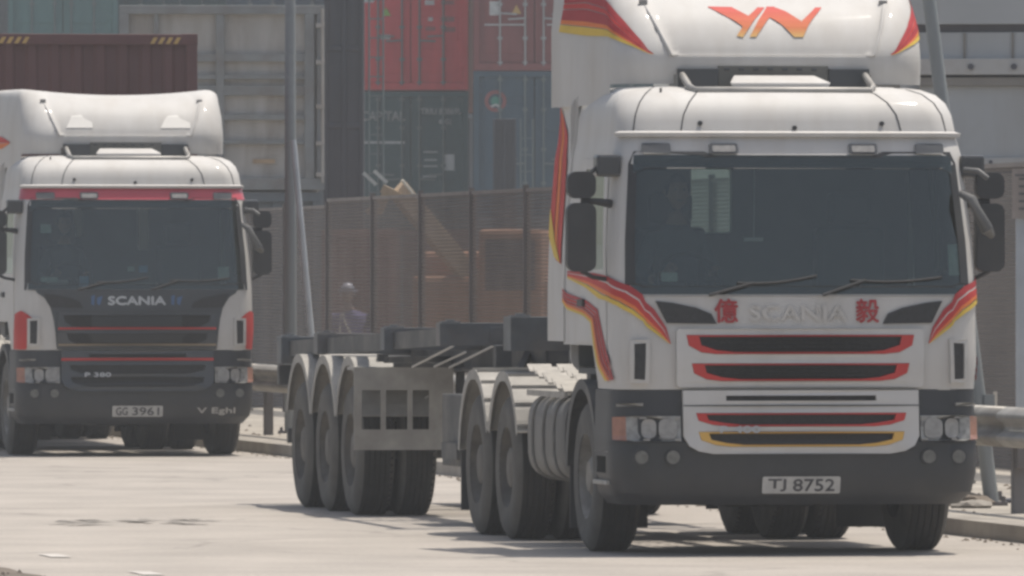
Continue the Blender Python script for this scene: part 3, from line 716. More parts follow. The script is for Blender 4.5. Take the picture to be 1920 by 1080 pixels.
    if not S1:
        m = MB(); le = [(-1.36, 1.742), (-1.05, 1.735), (-.93, 1.66), (-.865, 1.55), (-.835, 1.42), (-.82, 1.30), (-.815, 1.118)]
        m.strip([(c, z) for c, z in le], [(-c, z) for c, z in le], cabf, .006, [(0, 1, 0)], 30); FP = part(m, 'front_panel', 'charcoal', T, smooth=30)
    m = MB(); out_ = rounded(-.835 if not S1 else -.84, .83 if not S1 else .84, 1.125, 1.515, .03)
    m.plate([out_]+[slotloop(*s_)[::1] if False else slotloop(*s_) for s_ in sl1], cabx, .003, .032, 0)
    G = part(m, 'grille', gm, T, smooth=30)
    m = MB(); m.plate([rounded(-.80, .80, 1.14, 1.50, .02)], cabx, .012, .014, 0)
    for k in range(12): m.plate([[(-.76, 1.16+k*.027), (.76, 1.16+k*.027), (.76, 1.168+k*.027), (-.76, 1.168+k*.027)]], cabx, .014, .019, 0, dl=.3)
    part(m, 'grille_mesh', 'slot', G)
    m = MB()
    for hw, z1, z0 in sl1:
        if S1: m.plate([slotloop(hw-.002, z1-.002, z0+.002), slotloop(hw-.085, z1-.012, z0+.014, .12)], cabx, .012, .036, 0)
    if S1: part(m, 'grille_trim', 'red', G)
    else:
        for z, mt in ((1.335, 'red'), (1.165, 'dullgold')):
            m = MB(); m.plate([[(-.83, z-.011), (.83, z-.011), (.83, z+.011), (-.83, z+.011)]], cabx, .033, .040, 0); part(m, 'grille_trim', mt, G)
    # upper lettering strip
    for sg in (-1, 1):
        m = MB(); il = [(.975, 1.70), (.86, 1.688), (.70, 1.655), (.60, 1.615), (.565, 1.548), (.90, 1.553)]
        m.plate([[(x*sg, z) for x, z in il]], cabx, .003, .014, 0); part(m, 'air_intake', 'slot', T)
        m = MB(); sl2 = [(1.045, 1.42), (1.115, 1.415), (1.115, 1.18), (1.050, 1.175)]
        m.plate([[(x*sg, z) for x, z in sl2]], cabx, .002, .016, 0, dl=.04)
        m.plate([[(x*sg, z) for x, z in ((1.02, 1.445), (1.14, 1.44), (1.14, 1.155), (1.025, 1.15))], [(x*sg, z) for x, z in sl2]], cabx, .002, .030, 1, dl=.04); part(m, 'corner_vent', ['slot', body], T)
    if S1:
        m = MB()
        put_text(m, '億', .155, .155, lambda u, v, k: cabx(u-.50, v+1.635, .014+k*.1), 0, .004)
        part(m, 'lettering', 'darkred', T); m = MB()
        put_text(m, '毅', .155, .155, lambda u, v, k: cabx(u+.46, v+1.635, .014+k*.1), 0, .004)
        part(m, 'lettering', 'darkred', T)
        m = MB(); put_text(m, 'SCANIA', .66, .10, lambda u, v, k: cabx(u-.01, v+1.62, .016+k*.1), 0, .004); part(m, 'lettering', 'faint', T)
    else:
        m = MB(); put_text(m, 'SCANIA', .60, .085, lambda u, v, k: cabx(u+.0, v+1.625, .013+k*.1), 0, .006); part(m, 'lettering', 'silver', T)
        m = MB()
        for x in (-.42, .42):
            for q in ([(-.06, .05), (-.02, .06), (-.03, -.05), (-.06, -.04)], [(.0, .03), (.06, .05), (.03, -.05), (.0, -.03)]):
                m.plate([[(x+u, 1.625+v) for u, v in q]], cabx, .011, .013, 0)
        part(m, 'emblem', 'bluemark', T)
    # ---- bumper
    m = MB(); bu = [i*.2 for i in range(-15, 16)]
    m.grid(lambda c, z: bumf(c, z), bu, [.34, .38, .42, .55, .66, .76, .79, .85, .95, 1.05, 1.105], 0, lambda c, z: abs(c) > 2.2 and .50 < z < .68)
    m.add([bumf(c, .34) for c in bu], [tuple(range(len(bu)))])
    m.grid(lambda c, z: bumf(c, .745+z, .006), bu, [0, .012], 0)
    B = part(m, 'bumper', 'bumper', T, smooth=32)
    m = MB(); m.box((-1.05, .2, .35), (1.05, .8, .37)); m.box((-1.0, .5, .37), (1.0, .84, 1.1)); part(m, 'bumper_frame', 'black', B)
    for sg in (-1, 1):
        m = MB(); m.box((sg*1.02, .34, .47), (sg*1.262, .86, .50)); m.box((sg*1.02, .34, .685), (sg*1.25, .86, .70)); m.box((sg*1.0, .34, .5), (sg*1.02, .86, .69))
        part(m, 'step', ['alu'], B, bevel=.004)
    # lower centre panel with slots
    pl = [(-.80, 1.105), (-.80, .80), (-.765, .735), (-.70, .70), (-.60, .682), (.60, .682), (.70, .70), (.765, .735), (.80, .80), (.80, 1.105)]
    if not S1: pl = [(x, z) for x, z in pl]
    lows = [(.715, .955, .862), (.70, .83, .728)]
    m = MB(); m.plate([pl[::-1]]+[slotloop(*s_, .11) for s_ in lows]+[[(-.51, 1.07), (-.51, 1.035), (.51, 1.035), (.51, 1.07)]], bumx, .004, .045, 0)
    LP = part(m, 'lower_grille', gm, T, smooth=30)
    m = MB(); m.plate([rounded(-.77, .77, .70, 1.09, .03)], bumx, .012, .014, 0); part(m, 'grille_mesh', 'slot', LP)
    for (hw, z1, z0), mt in zip(lows, ('red', 'gold') if S1 else (None, None)):
        if mt:
            m = MB(); m.plate([slotloop(hw-.002, z1-.002, z0+.002, .11), slotloop(hw-.07, z1-.012, z0+.014, .12)], bumx, .012, .048, 0); part(m, 'grille_trim', mt, LP)
    if S1:
        m = MB(); m.plate([[(-.80, 1.0), (.80, 1.0), (.80, 1.007), (-.80, 1.007)]], bumx, .045, .048, 0); part(m, 'panel_gap', 'charcoal', LP)
    else:
        m = MB(); m.plate([[(-.80, 1.0), (.80, 1.0), (.80, 1.028), (-.80, 1.028)]], bumx, .045, .052, 0); part(m, 'grille_trim', 'red', LP)
    m = MB(); put_text(m, 'P 400' if S1 else 'P 380', .27, .042, lambda u, v, k: bumx(u-.42, v+(.845 if S1 else .855), .060+k*.1), 0, .003); part(m, 'badge', 'silver', LP)
    # number plate
    px_ = 0.0
    m = MB(); m.plate([rounded(px_-.265, px_+.265, .415, .53, .012, 2)], bumx, .008, .016, 0); NP = part(m, 'number_plate', 'plate', B)
    m = MB(); put_text(m, 'TJ' if S1 else 'GG', .12, .08, lambda u, v, k: bumx(u+px_-.165, v+.472, .018+k*.1), 0, .0025); part(m, 'characters', 'ink', NP)
    m = MB(); put_text(m, '8752' if S1 else '3961', .28, .08, lambda u, v, k: bumx(u+px_+.085, v+.472, .018+k*.1), 0, .0025); part(m, 'characters', 'ink', NP)
    if not S1:
        m = MB(); put_text(m, 'V Eghl', .40, .075, lambda u, v, k: bumx(u+.83, v+.47, .004+k*.1), 0, .003); part(m, 'lettering', 'faint', B)
    # lamps
    for sg in (-1, 1):
        m = MB(); m.plate([[(sg*x, z) for x, z in ((.815, .935), (1.10, .935), (1.17, .93), (1.17, .775), (1.12, .765), (.815, .765))]], bumx, .004, .026, 0, dl=.04)
        HL = part(m, 'headlight', 'lamp', T, smooth=30)
        m = MB()
        for x0_, x1_ in ((.84, .965), (.98, 1.07)):
            m.plate([rounded(min(sg*x0_, sg*x1_), max(sg*x0_, sg*x1_), .785, .915, .04)], bumx, .026, .031, 0)
        for x, z in ((.84, .922), (1.06, .922), (.84, .777), (1.04, .777)): m.box(Vector(bumx(sg*x, z, .036))-Vector((.02, 0, .006)), Vector(bumx(sg*x, z, .02))+Vector((.02, 0, .006)))
        part(m, 'reflector', 'lampring', HL)
        m = MB(); m.plate([[(sg*x, z) for x, z in ((1.175, .93), (1.30, .925), (1.30, .775), (1.175, .77))]], bumx, .003, .016, 0, dl=.03); part(m, 'indicator', 'amber', HL)
        m = MB(); m.plate([[(sg*x, z) for x, z in ((1.06, 1.0), (1.25, .995), (1.25, 1.015), (1.06, 1.02))]], bumx, .002, .02, 0, dl=.04); part(m, 'panel_edge', 'galv', HL)
        for x in (.87, 1.08):
            p = Vector(bumx(sg*x, .66, .004)); m = MB(); m.disc(p, .055, -.016, 'y', 22); m.disc(p-Vector((0, .016, 0)), .044, -.004, 'y', 22, 1); part(m, 'fog_lamp', ['black', 'foglens'], T)
    # ---- mirrors
    for sg in (-1, 1):
        X = (1.43 if sg < 0 else 1.36)*sg; hw = .098
        for z0, z1, hw in ((1.895, 2.355, .098), (2.385, 2.565, .096)):
            m = MB(); m.plate([rounded(X-hw, X+hw, z0, z1, .06)], lambda u, v, o_: (u, .32-o_, v), -.09, 0, 0, dl=.1)
            o = part(m, 'mirror', 'black', T, bevel=.035)
            g = MB(); g.plate([rounded(X-hw+.02, X+hw-.02, z0+.02, z1-.02, .03)], lambda u, v, o_: (u, .412+o_, v), 0, .003, 0); part(g, 'mirror_glass', 'chrome', o)
        m = MB()
        e_ = 1.22*sg
        m.tube([(X, .36, 2.37), (X-.1*sg, .36, 2.365), (e_, .40, 2.35)], [.02, .022, .03], 8); m.tube([(X-.03*sg, .38, 2.52), (X-.12*sg, .38, 2.60), (e_-.02*sg, .42, 2.62)], .015, 8)
        m.tube([(X, .36, 1.9), (X-.08*sg, .36, 1.86), (e_, .40, 1.84)], .015, 8)
        part(m, 'mirror_arm', 'black', T, smooth=40)
        m = MB(); bx = (1.325*sg, 1.16*sg); m.box((min(bx), .34, 2.53), (max(bx), .50, 2.68)); part(m, 'kerb_mirror', 'charcoal', T, bevel=.02)
    m = MB(); m.tube([(1.16, .24, 2.58), (1.24, .16, 2.57), (1.30, .14, 2.52)], .018, 8); m.tube([(1.13, .2, 2.42), (1.18, .10, 2.38), (1.28, .08, 2.18), (1.33, .16, 2.14)], [.025, .035, .045, .025], 10)
    part(m, 'front_mirror', 'mirgrey', T, smooth=40)
    # ---- chassis, tanks, wheels, mudguards
    m = MB()
    for x in (-.43, .43): m.box((x-.04, .6, .72), (x+.04, 6.6, 1.0))
    for y in (1.0, 2.4, 3.7, 5.25, 6.55): m.box((-.42, y-.06, .74), (.42, y+.06, .96))
    m.box((-.55, .9, .45), (.55, 2.2, 1.25)); part(m, 'chassis', 'chassis', T, bevel=.008)
    for y in (1.4, 4.6, 5.9):
        m = MB(); m.tube([(-.95, y, .51), (.95, y, .51)], .075, 12); m.disc((0, y-.2, .51), .2, .4, 'y', 16) if y > 2 else m.box((-.8, y-.06, .38), (.8, y+.06, .5)); part(m, 'axle', 'chassis', T, smooth=40)
    for sg in (-1, 1):
        wheel(T, 1.215*sg, 1.4, sg); wheel(T, 1.225*sg, 4.6, sg, True); wheel(T, 1.225*sg, 5.9, sg, True)
        a, b = sorted((.60*sg, 1.245*sg))
        fender(T, a, b, 4.6, .69, 22, 158, 'fender', flat=1.19); fender(T, a, b, 5.9, .69, 22, 172, 'fender', flat=1.19)
        a, b = sorted((.85*sg, 1.24*sg)); fender(T, a, b, 1.4, .62, -5, 178, 'fenderdark', rib=False, zc=.55)
        # fuel tank with straps
        m = MB(); x0, x1 = (.62, 1.21); lp = []
        for i in range(33):
            t = 2*math.pi*i/32; cx, cz = .915, .75; ex = .30*math.copysign(abs(math.cos(t))**.55, math.cos(t)); ez = .30*math.copysign(abs(math.sin(t))**.55, math.sin(t)); lp.append((cx+ex, cz+ez))
        lp = lp[:-1]; n = len(lp)
        ys_ = [2.35, 2.38, 3.75, 3.78]; sc = [.93, 1, 1, .93]; vs = []
        for y_, k in zip(ys_, sc): vs += [(sg*(.915+(x-.915)*k), y_, .75+(z-.75)*k) for x, z in lp]
        m.add(vs, [(i*n+j, i*n+(j+1) % n, (i+1)*n+(j+1) % n, (i+1)*n+j) for i in range(3) for j in range(n)]+[tuple(range(n))[::-1], tuple(3*n+j for j in range(n))])
        TK = part(m, 'fuel_tank' , 'tank', T, smooth=35)
        for y_ in (2.62, 3.05, 3.5):
            m = MB(); m.tube([(sg*(.915+(x-.915)*1.02), y_, .75+(z-.75)*1.01) for x, z in lp+lp[:1]], .014, 6); part(m, 'tank_strap', 'tank', TK)
        m = MB()
        for k in range(8):
            y_ = 2.34+k*.19; zc_ = 1.075+k*.018
            for x in (.40, .61, .82, 1.03):
                xa, xb = sorted(((x+.012*(k % 2))*sg, (x+.17+.012*(k % 2))*sg))
                m.add([(xa, y_, zc_), (xb, y_, zc_), (xb, y_+.13, zc_+.05), (xa, y_+.13, zc_+.05), (xa, y_, zc_-.012), (xb, y_, zc_-.012), (xb, y_+.13, zc_+.038), (xa, y_+.13, zc_+.038)], [(0, 1, 2, 3), (7, 6, 5, 4), (4, 5, 1, 0), (5, 6, 2, 1), (6, 7, 3, 2), (7, 4, 0, 3)])
        for x in (.44, .70, .96, 1.19): m.box((x*sg-.012, 2.32, 1.03), (x*sg+.012, 3.87, 1.07))
        part(m, 'catwalk', 'dustlight', T)
    for sg in (-1, 1):
        m = MB(); m.box((min(.66*sg, 1.2*sg), 2.10, .14), (max(.66*sg, 1.2*sg), 2.12, .75)); part(m, 'mud_flap', 'black', T)
        m = MB(); m.box((min(.6*sg, 1.22*sg), 6.62, .16), (max(.6*sg, 1.22*sg), 6.64, .8)); part(m, 'mud_flap', 'black', T)
    m = MB(); m.box((-.30, 1.2, .30), (.34, 2.6, .9)); m.tube([(0, 2.6, .62), (0, 4.4, .55)], .07, 12); m.box((-.42, .6, .34), (.42, 1.2, .8)); part(m, 'gearbox', 'chassis', T, bevel=.04)
    m = MB(); m.disc((0, 4.9, 1.10), .46, .05, 'z', 30); m.box((-.42, 4.5, 1.0), (.42, 5.6, 1.10)); part(m, 'fifth_wheel', 'chassis', T)
    m = MB(); m.box((-1.05, 2.15, 1.05), (1.05, 2.3, 1.55)); m.tube([(.8, 2.45, .9), (.8, 2.45, 2.9)], .09, 14); part(m, 'rear_frame', 'black', T)
    return T

def trailer(loc, rz, label):
    T = tag(empty('skeletal_trailer', loc, rz), label, 'trailer', 'container trailers behind the tractors')
    def dz(y): return 1.576-(y-4.7)*.018
    m = MB()
    for x in (-.45, .45):
        for y0, y1, h0 in ((4.0, 7.4, .14), (7.4, 16.0, .30)):
            vs = []
            for y in (y0, y1):
                t = dz(y)-.03
                vs += [(x-.08, y, t), (x+.08, y, t), (x+.08, y, t-.02), (x+.012, y, t-.02), (x+.012, y, t-h0+.02), (x+.08, y, t-h0+.02), (x+.08, y, t-h0), (x-.08, y, t-h0), (x-.08, y, t-h0+.02), (x-.012, y, t-h0+.02), (x-.012, y, t-.02), (x-.08, y, t-.02)]
            m.add(vs, [(i, (i+1) % 12, 12+(i+1) % 12, 12+i) for i in range(12)]+[tuple(range(12))[::-1], tuple(range(12, 24))])
    for y in (5.6, 8.6, 9.5, 11.4, 12.7, 14.8): m.box((-.45, y-.05, dz(y)-.28), (.45, y+.05, dz(y)-.1))
    m.box((-.6, 4.1, 1.12), (.6, 5.6, 1.38))
    part(m, 'main_beam', 'chassis', T)
    for y, h0, th in ((4.6, .24, .32), (7.7, .17, .2), (10.4, .17, .2), (13.9, .16, .2), (15.95, .22, .26)):
        m = MB(); t = dz(y); m.box((-1.22, y-th/2, t-h0), (1.22, y+th/2, t)); 
        for sg in (-1, 1): m.box((sg*1.13-.07, y-.07, t), (sg*1.13+.07, y+.07, t+.012)); m.box((sg*1.13-.03, y-.03, t+.01), (sg*1.13+.03, y+.03, t+.025))
        for x in (-.8, .8): m.box((x-.05, y-th/2-.006, t-h0+.03), (x+.05, y-th/2, t-.03))
        part(m, 'bolster', 'deckedge', T, bevel=.006)
    for sg in (-1, 1):
        for y0, y1 in ((7.8, 10.3), (10.5, 13.82), (13.98, 15.82)):
            m = MB(); x = sg*1.12; t0, t1 = dz(y0)-.035, dz(y1)-.035
            m.add([(x-.03, y0, t0-.13), (x+.03, y0, t0-.13), (x+.03, y1, t1-.13), (x-.03, y1, t1-.13), (x-.03, y0, t0), (x+.03, y0, t0), (x+.03, y1, t1), (x-.03, y1, t1)], [(0, 3, 2, 1), (4, 5, 6, 7), (0, 1, 5, 4), (1, 2, 6, 5), (2, 3, 7, 6), (3, 0, 4, 7)])
            for k in range(3): yy = y0+(y1-y0)*(k+.5)/3; m.box((min(x, x*.45), yy-.03, dz(yy)-.14), (max(x, x*.45), yy+.03, dz(yy)-.05))
            part(m, 'side_rail', 'chassis', T)
    for sg in (-1, 1):
        m = MB(); m.box((sg*.85-.06, 6.94, .62), (sg*.85+.06, 7.06, 1.36)); m.box((sg*.85-.045, 6.955, .36), (sg*.85+.045, 7.045, .7)); m.box((sg*.85-.13, 6.87, .33), (sg*.85+.13, 7.13, .36))
        part(m, 'landing_leg', 'chassis', T, bevel=.004)
    m = MB(); m.bar((-.85, 7, .95), (.85, 7, .95), .05); m.bar((-.8, 7, 1.0), (-.45, 8.2, 1.3), .05); m.bar((.8, 7, 1.0), (.45, 8.2, 1.3), .05); part(m, 'leg_brace', 'chassis', T)
    for y in (12.0, 13.35, 14.7):
        m = MB(); m.tube([(-.95, y, .51), (.95, y, .51)], .07, 12)
        for x in (-.45, .45): m.box((x-.04, y-.55, .62), (x+.04, y+.55, .68)); m.box((x-.05, y-.08, .5), (x+.05, y+.08, .75)); m.box((x-.03, y-.64, .6), (x+.03, y-.56, 1.2))
        part(m, 'axle', 'chassis', T)
        for sg in (-1, 1):
            wheel(T, 1.225*sg, y, sg, True)
            a, b = sorted((.56*sg, 1.235*sg)); fender(T, a, b, y, .735, 22, 158, 'fender', rib=False, flat=1.24)
    # slotted front plate of the mudguard bank
    for sg in (-1, 1):
        m = MB(); x0, x1 = .53, 1.31; ho = []
        for a, b in ((.72, .85), (.89, 1.06), (1.10, 1.25)): ho.append([(sg*a, .68), (sg*b, .68), (sg*b, .985), (sg*a, .985)])
        m.plate([[(sg*x0, .52), (sg*x1, .52), (sg*x1, 1.155), (sg*x0, 1.155)]]+ho, lambda u, v, o_: (u, 11.24-o_, v), -.02, .0, 0, dl=.3)
        m.box((min(sg*x0, sg*x1), 11.26, 1.14), (max(sg*x0, sg*x1), 11.60, 1.165)); part(m, 'guard_plate', 'fender', T)
    # hoses and lashing rods slanting down from the deck
    for a, b in (((-.92, 10.8, 1.17), (-.81, 9.5, 1.34)), ((-.748, 10.8, 1.172), (-.67, 9.8, 1.29)), ((-.631, 10.8, 1.164), (-.618, 8.5, 1.371)), ((-.884, 12.0, .73), (-.826, 11.5, .829)), ((-.742, 11.5, .904), (-.708, 11.3, .938)), ((-.741, 10.0, .81), (-.716, 9.7, .86)), ((-.741, 10.0, .688), (-.72, 9.7, .73))):
        m = MB(); m.tube([a, b], .009, 8); part(m, 'lashing_rod', 'rodbright', T)
    m = MB(); m.box((-1.05, 10.9, 1.165), (-.5, 10.95, 1.20)); m.bar((-1.05, 11.3, 1.22), (-.45, 11.8, 1.22), .05); m.bar((-1.0, 11.8, 1.18), (-1.0, 11.8, 1.26), .08); part(m, 'lashing_tray', 'chassis', T)
    for sg in (-1, 1):
        m = MB(); m.box((min(.36*sg, .93*sg), 8.3, .44), (max(.36*sg, .93*sg), 9.3, .98)); m.box((min(.38*sg, .91*sg), 8.28, .48), (max(.38*sg, .91*sg), 8.30, .94)); TB = part(m, 'shade_box', 'chassis', T, bevel=.02)  # boxes added under the deck to deepen the darkness there
        m = MB(); m.box((sg*.8-.05, 8.255, .70), (sg*.8+.05, 8.28, .73)); part(m, 'shade_box_latch', 'lampring', TB)
        m = MB(); m.box((min(.56*sg, 1.08*sg), 15.55, .22), (max(.56*sg, 1.08*sg), 15.57, 1.1)); part(m, 'mud_flap', 'black', T)
    for k, x in enumerate((-.14, 0, .14)):
        m = MB(); m.tube([(x, 3.9+.02*k, 1.35-.03*math.sin(i*.9))if False else (x+.03*math.cos(i*1.3), 2.5+i*.075, 1.42-.12*math.sin(math.pi*i/22)+.03*math.sin(i*1.3)) for i in range(23)], .010, 6); part(m, 'air_hose', ['darkred', 'slot', 'yellow'][k], T)
    m = MB()
    for x in (-1, 1): m.tube([(x*.25, 8.2, .85), (x*.25, 9.6, .85)], .15, 16)
    part(m, 'air_tank', 'chassis', T, smooth=40)
    m = MB(); m.box((-1.22, 15.95, .98), (-.5, 16.05, 1.14)); m.box((.5, 15.95, .98), (1.22, 16.05, 1.14)); m.box((-1.15, 15.9, .5), (1.15, 15.98, .62)); m.box((-.6, 15.8, .6), (-.5, 15.9, 1.1)); m.box((.5, 15.8, .6), (.6, 15.9, 1.1)); part(m, 'rear_bumper', 'chassis', T)
    m = MB(); m.box((-1.0, 8.2, .50), (-.6, 8.9, .62)); part(m, 'bracket', 'chassis', T)
    return T

RZ = R(9.54)
L1 = (1.93, 66.5, 0); L2 = (-3.90, 103.9, 0)
tractor(1, L1, RZ, 'white lorry cab with red and yellow flame stripes and zig-zag roof mark')
tractor(2, L2, RZ, 'white lorry cab with dark grey front and red band above windscreen')
t1 = trailer(L1, RZ, 'empty skeletal trailer with dusty mudguards behind the flame striped cab')
t2 = copy_tree(t1); t2.location = L2; t2['label'] = 'skeletal trailer carrying a maroon container behind the dark fronted cab'

# ---------------- containers ----------------
def cmat(name, col, d=None, amt=.35): 
    return mat(name, col, .6, var=.15, scale=2, dirt=d or tuple(c*.6 for c in col), dscale=1.6, damt=amt, stretch=(1.6, 1, .35))
M['c_maroon'] = cmat('maroon_container_paint', (.14, .058, .054)); M['c_red'] = cmat('red_container_paint', (.60, .045, .055)); M['c_brown'] = cmat('brown_red_container_paint', (.22, .06, .06))
M['c_green'] = cmat('dark_green_container_paint', (.018, .075, .085)); M['c_blue'] = cmat('blue_grey_container_paint', (.035, .080, .115)); M['c_teal'] = cmat('teal_container_paint', (.08, .19, .19))
M['c_grey'] = cmat('grey_container_paint', (.14, .16, .175)); M['c_pale'] = cmat('pale_weathered_paint', (.42, .40, .37), (.20, .15, .11), .6); M['c_rust'] = cmat('rust_container_paint', (.20, .085, .06))
M['c_frame'] = mat('pale_grey_frame', (.23, .24, .24), .65, var=.2, dirt=(.17, .13, .10), dscale=2, damt=.5)
M['rod'] = mat('pale_rod', (.38, .39, .39), .5, .3, var=.1); M['rodd'] = mat('dull_rod', (.15, .19, .19), .5, .3, var=.1)
def container(loc, rz, mt, label, doors=True, h=2.9, marks=None, rods='rodd', L_=12.19, group='shipping containers stacked in the yard', w_=2.44):
    T = tag(empty('shipping_container', loc, rz), label, 'container', group); hw = w_/2
    m = MB()
    def corr(p, q, z0, z1, nrm, n):           # corrugated sheet from p to q
        a = []; d = (q-p)/n
        for i in range(n):
            for t, o_ in ((0, 0), (.3, 0), (.45, .036), (.85, .036)): a.append(p+d*(i+t)-nrm*o_)
        a.append(q); k = len(a); m.add([Vector((v.x, v.y, z0)) for v in a]+[Vector((v.x, v.y, z1)) for v in a], [(i, i+1, k+i+1, k+i) for i in range(k-1)])
    for sg in (-1, 1): corr(Vector((sg*(hw-.02), .1, 0)), Vector((sg*(hw-.02), L_-.1, 0)), .14, h-.1, Vector((sg, 0, 0)), 42)
    corr(Vector((-hw+.1, L_-.03, 0)), Vector((hw-.1, L_-.03, 0)), .14, h-.1, Vector((0, 1, 0)), 8)
    m.box((-hw+.03, .06, h-.05), (hw-.03, L_-.04, h-.02)); m.box((-hw+.03, .06, .05), (hw-.03, L_-.04, .12))
    if not doors: corr(Vector((-hw+.1, .04, 0)), Vector((hw-.1, .04, 0)), .16, h-.12, Vector((0, -1, 0)), 9)
    part(m, 'container_wall', mt, T)
    m = MB()
    for y in (0, L_-.12):
        for sg in (-1, 1): m.box((sg*(hw-.06)-.06, y, .1), (sg*(hw-.06)+.06, y+.12, h-.1))
        m.box((-hw+.12, y, .0), (hw-.12, y+.12, .15)); m.box((-hw+.12, y, h-.12), (hw-.12, y+.12, h-.005))
        for sg in (-1, 1):
            for z in (-.0, h-.118): m.box((sg*(hw-.088)-.09, y-.005, z), (sg*(hw-.088)+.09, y+.16, z+.118))
    for sg in (-1, 1):
        for z in (.0, h-.08): m.box((sg*(hw-.04)-.035, .15, z), (sg*(hw-.04)+.035, L_-.15, z+.075))
    part(m, 'frame', mt, T, bevel=.006)
    if doors:
        for sg in (-1, 1):
            m = MB(); x0, x1 = sorted((sg*.012, sg*(hw-.125))); m.box((x0, .05, .16), (x1, .09, h-.13))
            for k in range(4):
                zc = .35+k*(h-.6)/3.4; m.box((x0+.09, .035, zc), (x1-.09, .05, zc+(h-.6)/3.4-.16))
            for z in (.5, 1.1, 1.8, h-.45): m.box((sg*(hw-.14)-.05, .02, z), (sg*(hw-.14)+.05, .05, z+.1))
            D = part(m, 'door', mt, T, bevel=.006)
            for x in (.185, .69):
                m = MB(); X = sg*x; m.tube([(X, .0, .10), (X, .0, h-.08)], .019, 8)
                for z in (.12, .62, 1.3, 2.1, h-.2): m.box((X-.05, -.0, z), (X+.05, .05, z+.06))
                m.bar((X, -.01, 1.05+.1*(x > .5)), (X+sg*.34 if x < .5 else X-sg*.34, -.015, 1.03+.1*(x > .5)), .02, .035)
                part(m, 'locking_bar', rods, D, smooth=40)
    for mk in (marks or []):
        m = MB(); kind = mk[0]
        if kind == 't':
            _, s_, x, z, wd, ht, ml = mk; put_text(m, s_, wd, ht, lambda u, v, k: (u+x, .030-k*.02, v+z), 0, .006); part(m, 'lettering', ml, T)
        elif kind == 'b':
            _, x, z, wd, ht, ml = mk; m.box((x-wd/2, .026, z-ht/2), (x+wd/2, .0345, z+ht/2)); part(m, 'placard', ml, T)
        elif kind == 'tri':
            _, x, z, r_, ml = mk; m.plate([[(x-r_, z-r_*.8), (x+r_, z-r_*.8), (x, z+r_)]], lambda u, v, o_: (u, .034-o_, v), 0, .004, 0); part(m, 'warning_label', ml, T)
        elif kind == 'ring':
            _, x, z, r_ = mk; cir = lambda q, n=24: [(x+q*math.cos(2*math.pi*i/n), z+q*math.sin(2*math.pi*i/n)) for i in range(n)]
            m.plate([cir(r_), cir(r_*.66)], lambda u, v, o_: (u, .034-o_, v), 0, .004, 0); m.plate([cir(r_*.42)], lambda u, v, o_: (u, .034-o_, v), 0, .004, 1)
            m.plate([[(x-.5*r_, z-.45*r_), (x-.3*r_, z-.6*r_), (x, z-.42*r_), (x+.3*r_, z-.6*r_), (x+.55*r_, z-.4*r_), (x, z-.25*r_)]], lambda u, v, o_: (u, .029-o_, v), 0, .004, 2); part(m, 'emblem', ['mk_red', 'mk_green', 'mk_white'], T)
    return T
M['mk_white'] = mat('faded_white_mark', (.52, .54, .53), .6, var=.2, scale=12); M['mk_red'] = mat('faded_red_mark', (.26, .08, .08), .6, var=.2); M['mk_green'] = mat('faded_green_mark', (.05, .24, .18), .6, var=.2)
M['mk_yel'] = mat('faded_yellow_mark', (.55, .36, .12), .6, var=.1); M['mk_lime'] = mat('faded_lime_mark', (.25, .45, .08), .6, var=.1)
ca, sa = math.cos(RZ), math.sin(RZ)
# the one on the second trailer; yellow and black edge stripes on its front
yc = 4.3; CL = (L2[0]-sa*yc, L2[1]+ca*yc, 1.615)
cz = container(CL, RZ, 'c_maroon', 'maroon corrugated container with yellow striped corners riding behind the grey fronted cab', doors=False, group='container on the second trailer')
cz.rotation_euler.x = -R(1.03)
m = MB()
for k in range(8):
        x = (.70+(k % 4)*.085)*(1 if k > 3 else -1); m = MB(); m.add([(x, -.004, 2.79), (x+.045, -.004, 2.79), (x+.085, -.004, 2.86), (x+.04, -.004, 2.86)], [(0, 1, 2, 3)]); part(m, 'edge_stripe', 'mk_yel', cz)
m = MB(); m.box((.70, -.0, 1.25), (.76, .025, 2.22)); part(m, 'placard', 'mk_white', cz)
# yard stacks behind the fence
def yard(px, Y, z): return ((px-960)/F*Y, Y, z)
A = 211; B_ = 200
container(yard(770, A, 0), R(.9), 'c_rust', 'rust brown container at the foot of the red and green stack')
container(yard(770, A, 2.93), R(.9), 'c_green', 'dark green container with CAPITAL lettering on its doors', marks=[
    ('t', 'CAPITAL', -.585, 2.38, .92, .19, 'mk_white'), ('t', 'TRIU 808695', .64, 2.48, .86, .12, 'mk_white'), ('t', '45G1', .72, 2.26, .25, .11, 'mk_white'),
    ('b', -.55, 1.82, .85, .05, 'mk_white'), ('b', .42, 1.62, .30, .03, 'mk_white'), ('b', .42, 1.45, .26, .03, 'mk_white'), ('b', .42, 1.32, .3, .03, 'mk_white'), ('b', .80, 1.4, .25, .34, 'mk_white'), ('b', .40, 1.1, .3, .03, 'mk_white')])
container(yard(770, A, 5.86), R(.9), 'c_red', 'bright red container with a green triangle sticker above the green one', marks=[
    ('tri', -.52, 1.65, .10, 'mk_lime'), ('b', -.53, 1.12, .20, .10, 'mk_white'), ('b', .42, 1.50, .10, .08, 'mk_white'), ('b', .78, 1.50, .28, .10, 'mk_red'), ('b', .42, 1.3, .2, .08, 'mk_red'), ('b', .80, 1.28, .28, .10, 'mk_red'), ('b', -.88, 1.9, .2, .1, 'mk_white'), ('b', .4, 1.85, .2, .1, 'mk_white'), ('b', .78, 1.85, .28, .08, 'mk_red')])
container(yard(1002, B_, .22), R(.3), 'c_grey', 'grey container under the blue grey one behind the fence')
container(yard(1002, B_, 3.13), R(.3), 'c_blue', 'blue grey container with a round red and green emblem', marks=[('ring', -.78, 2.30, .22)])
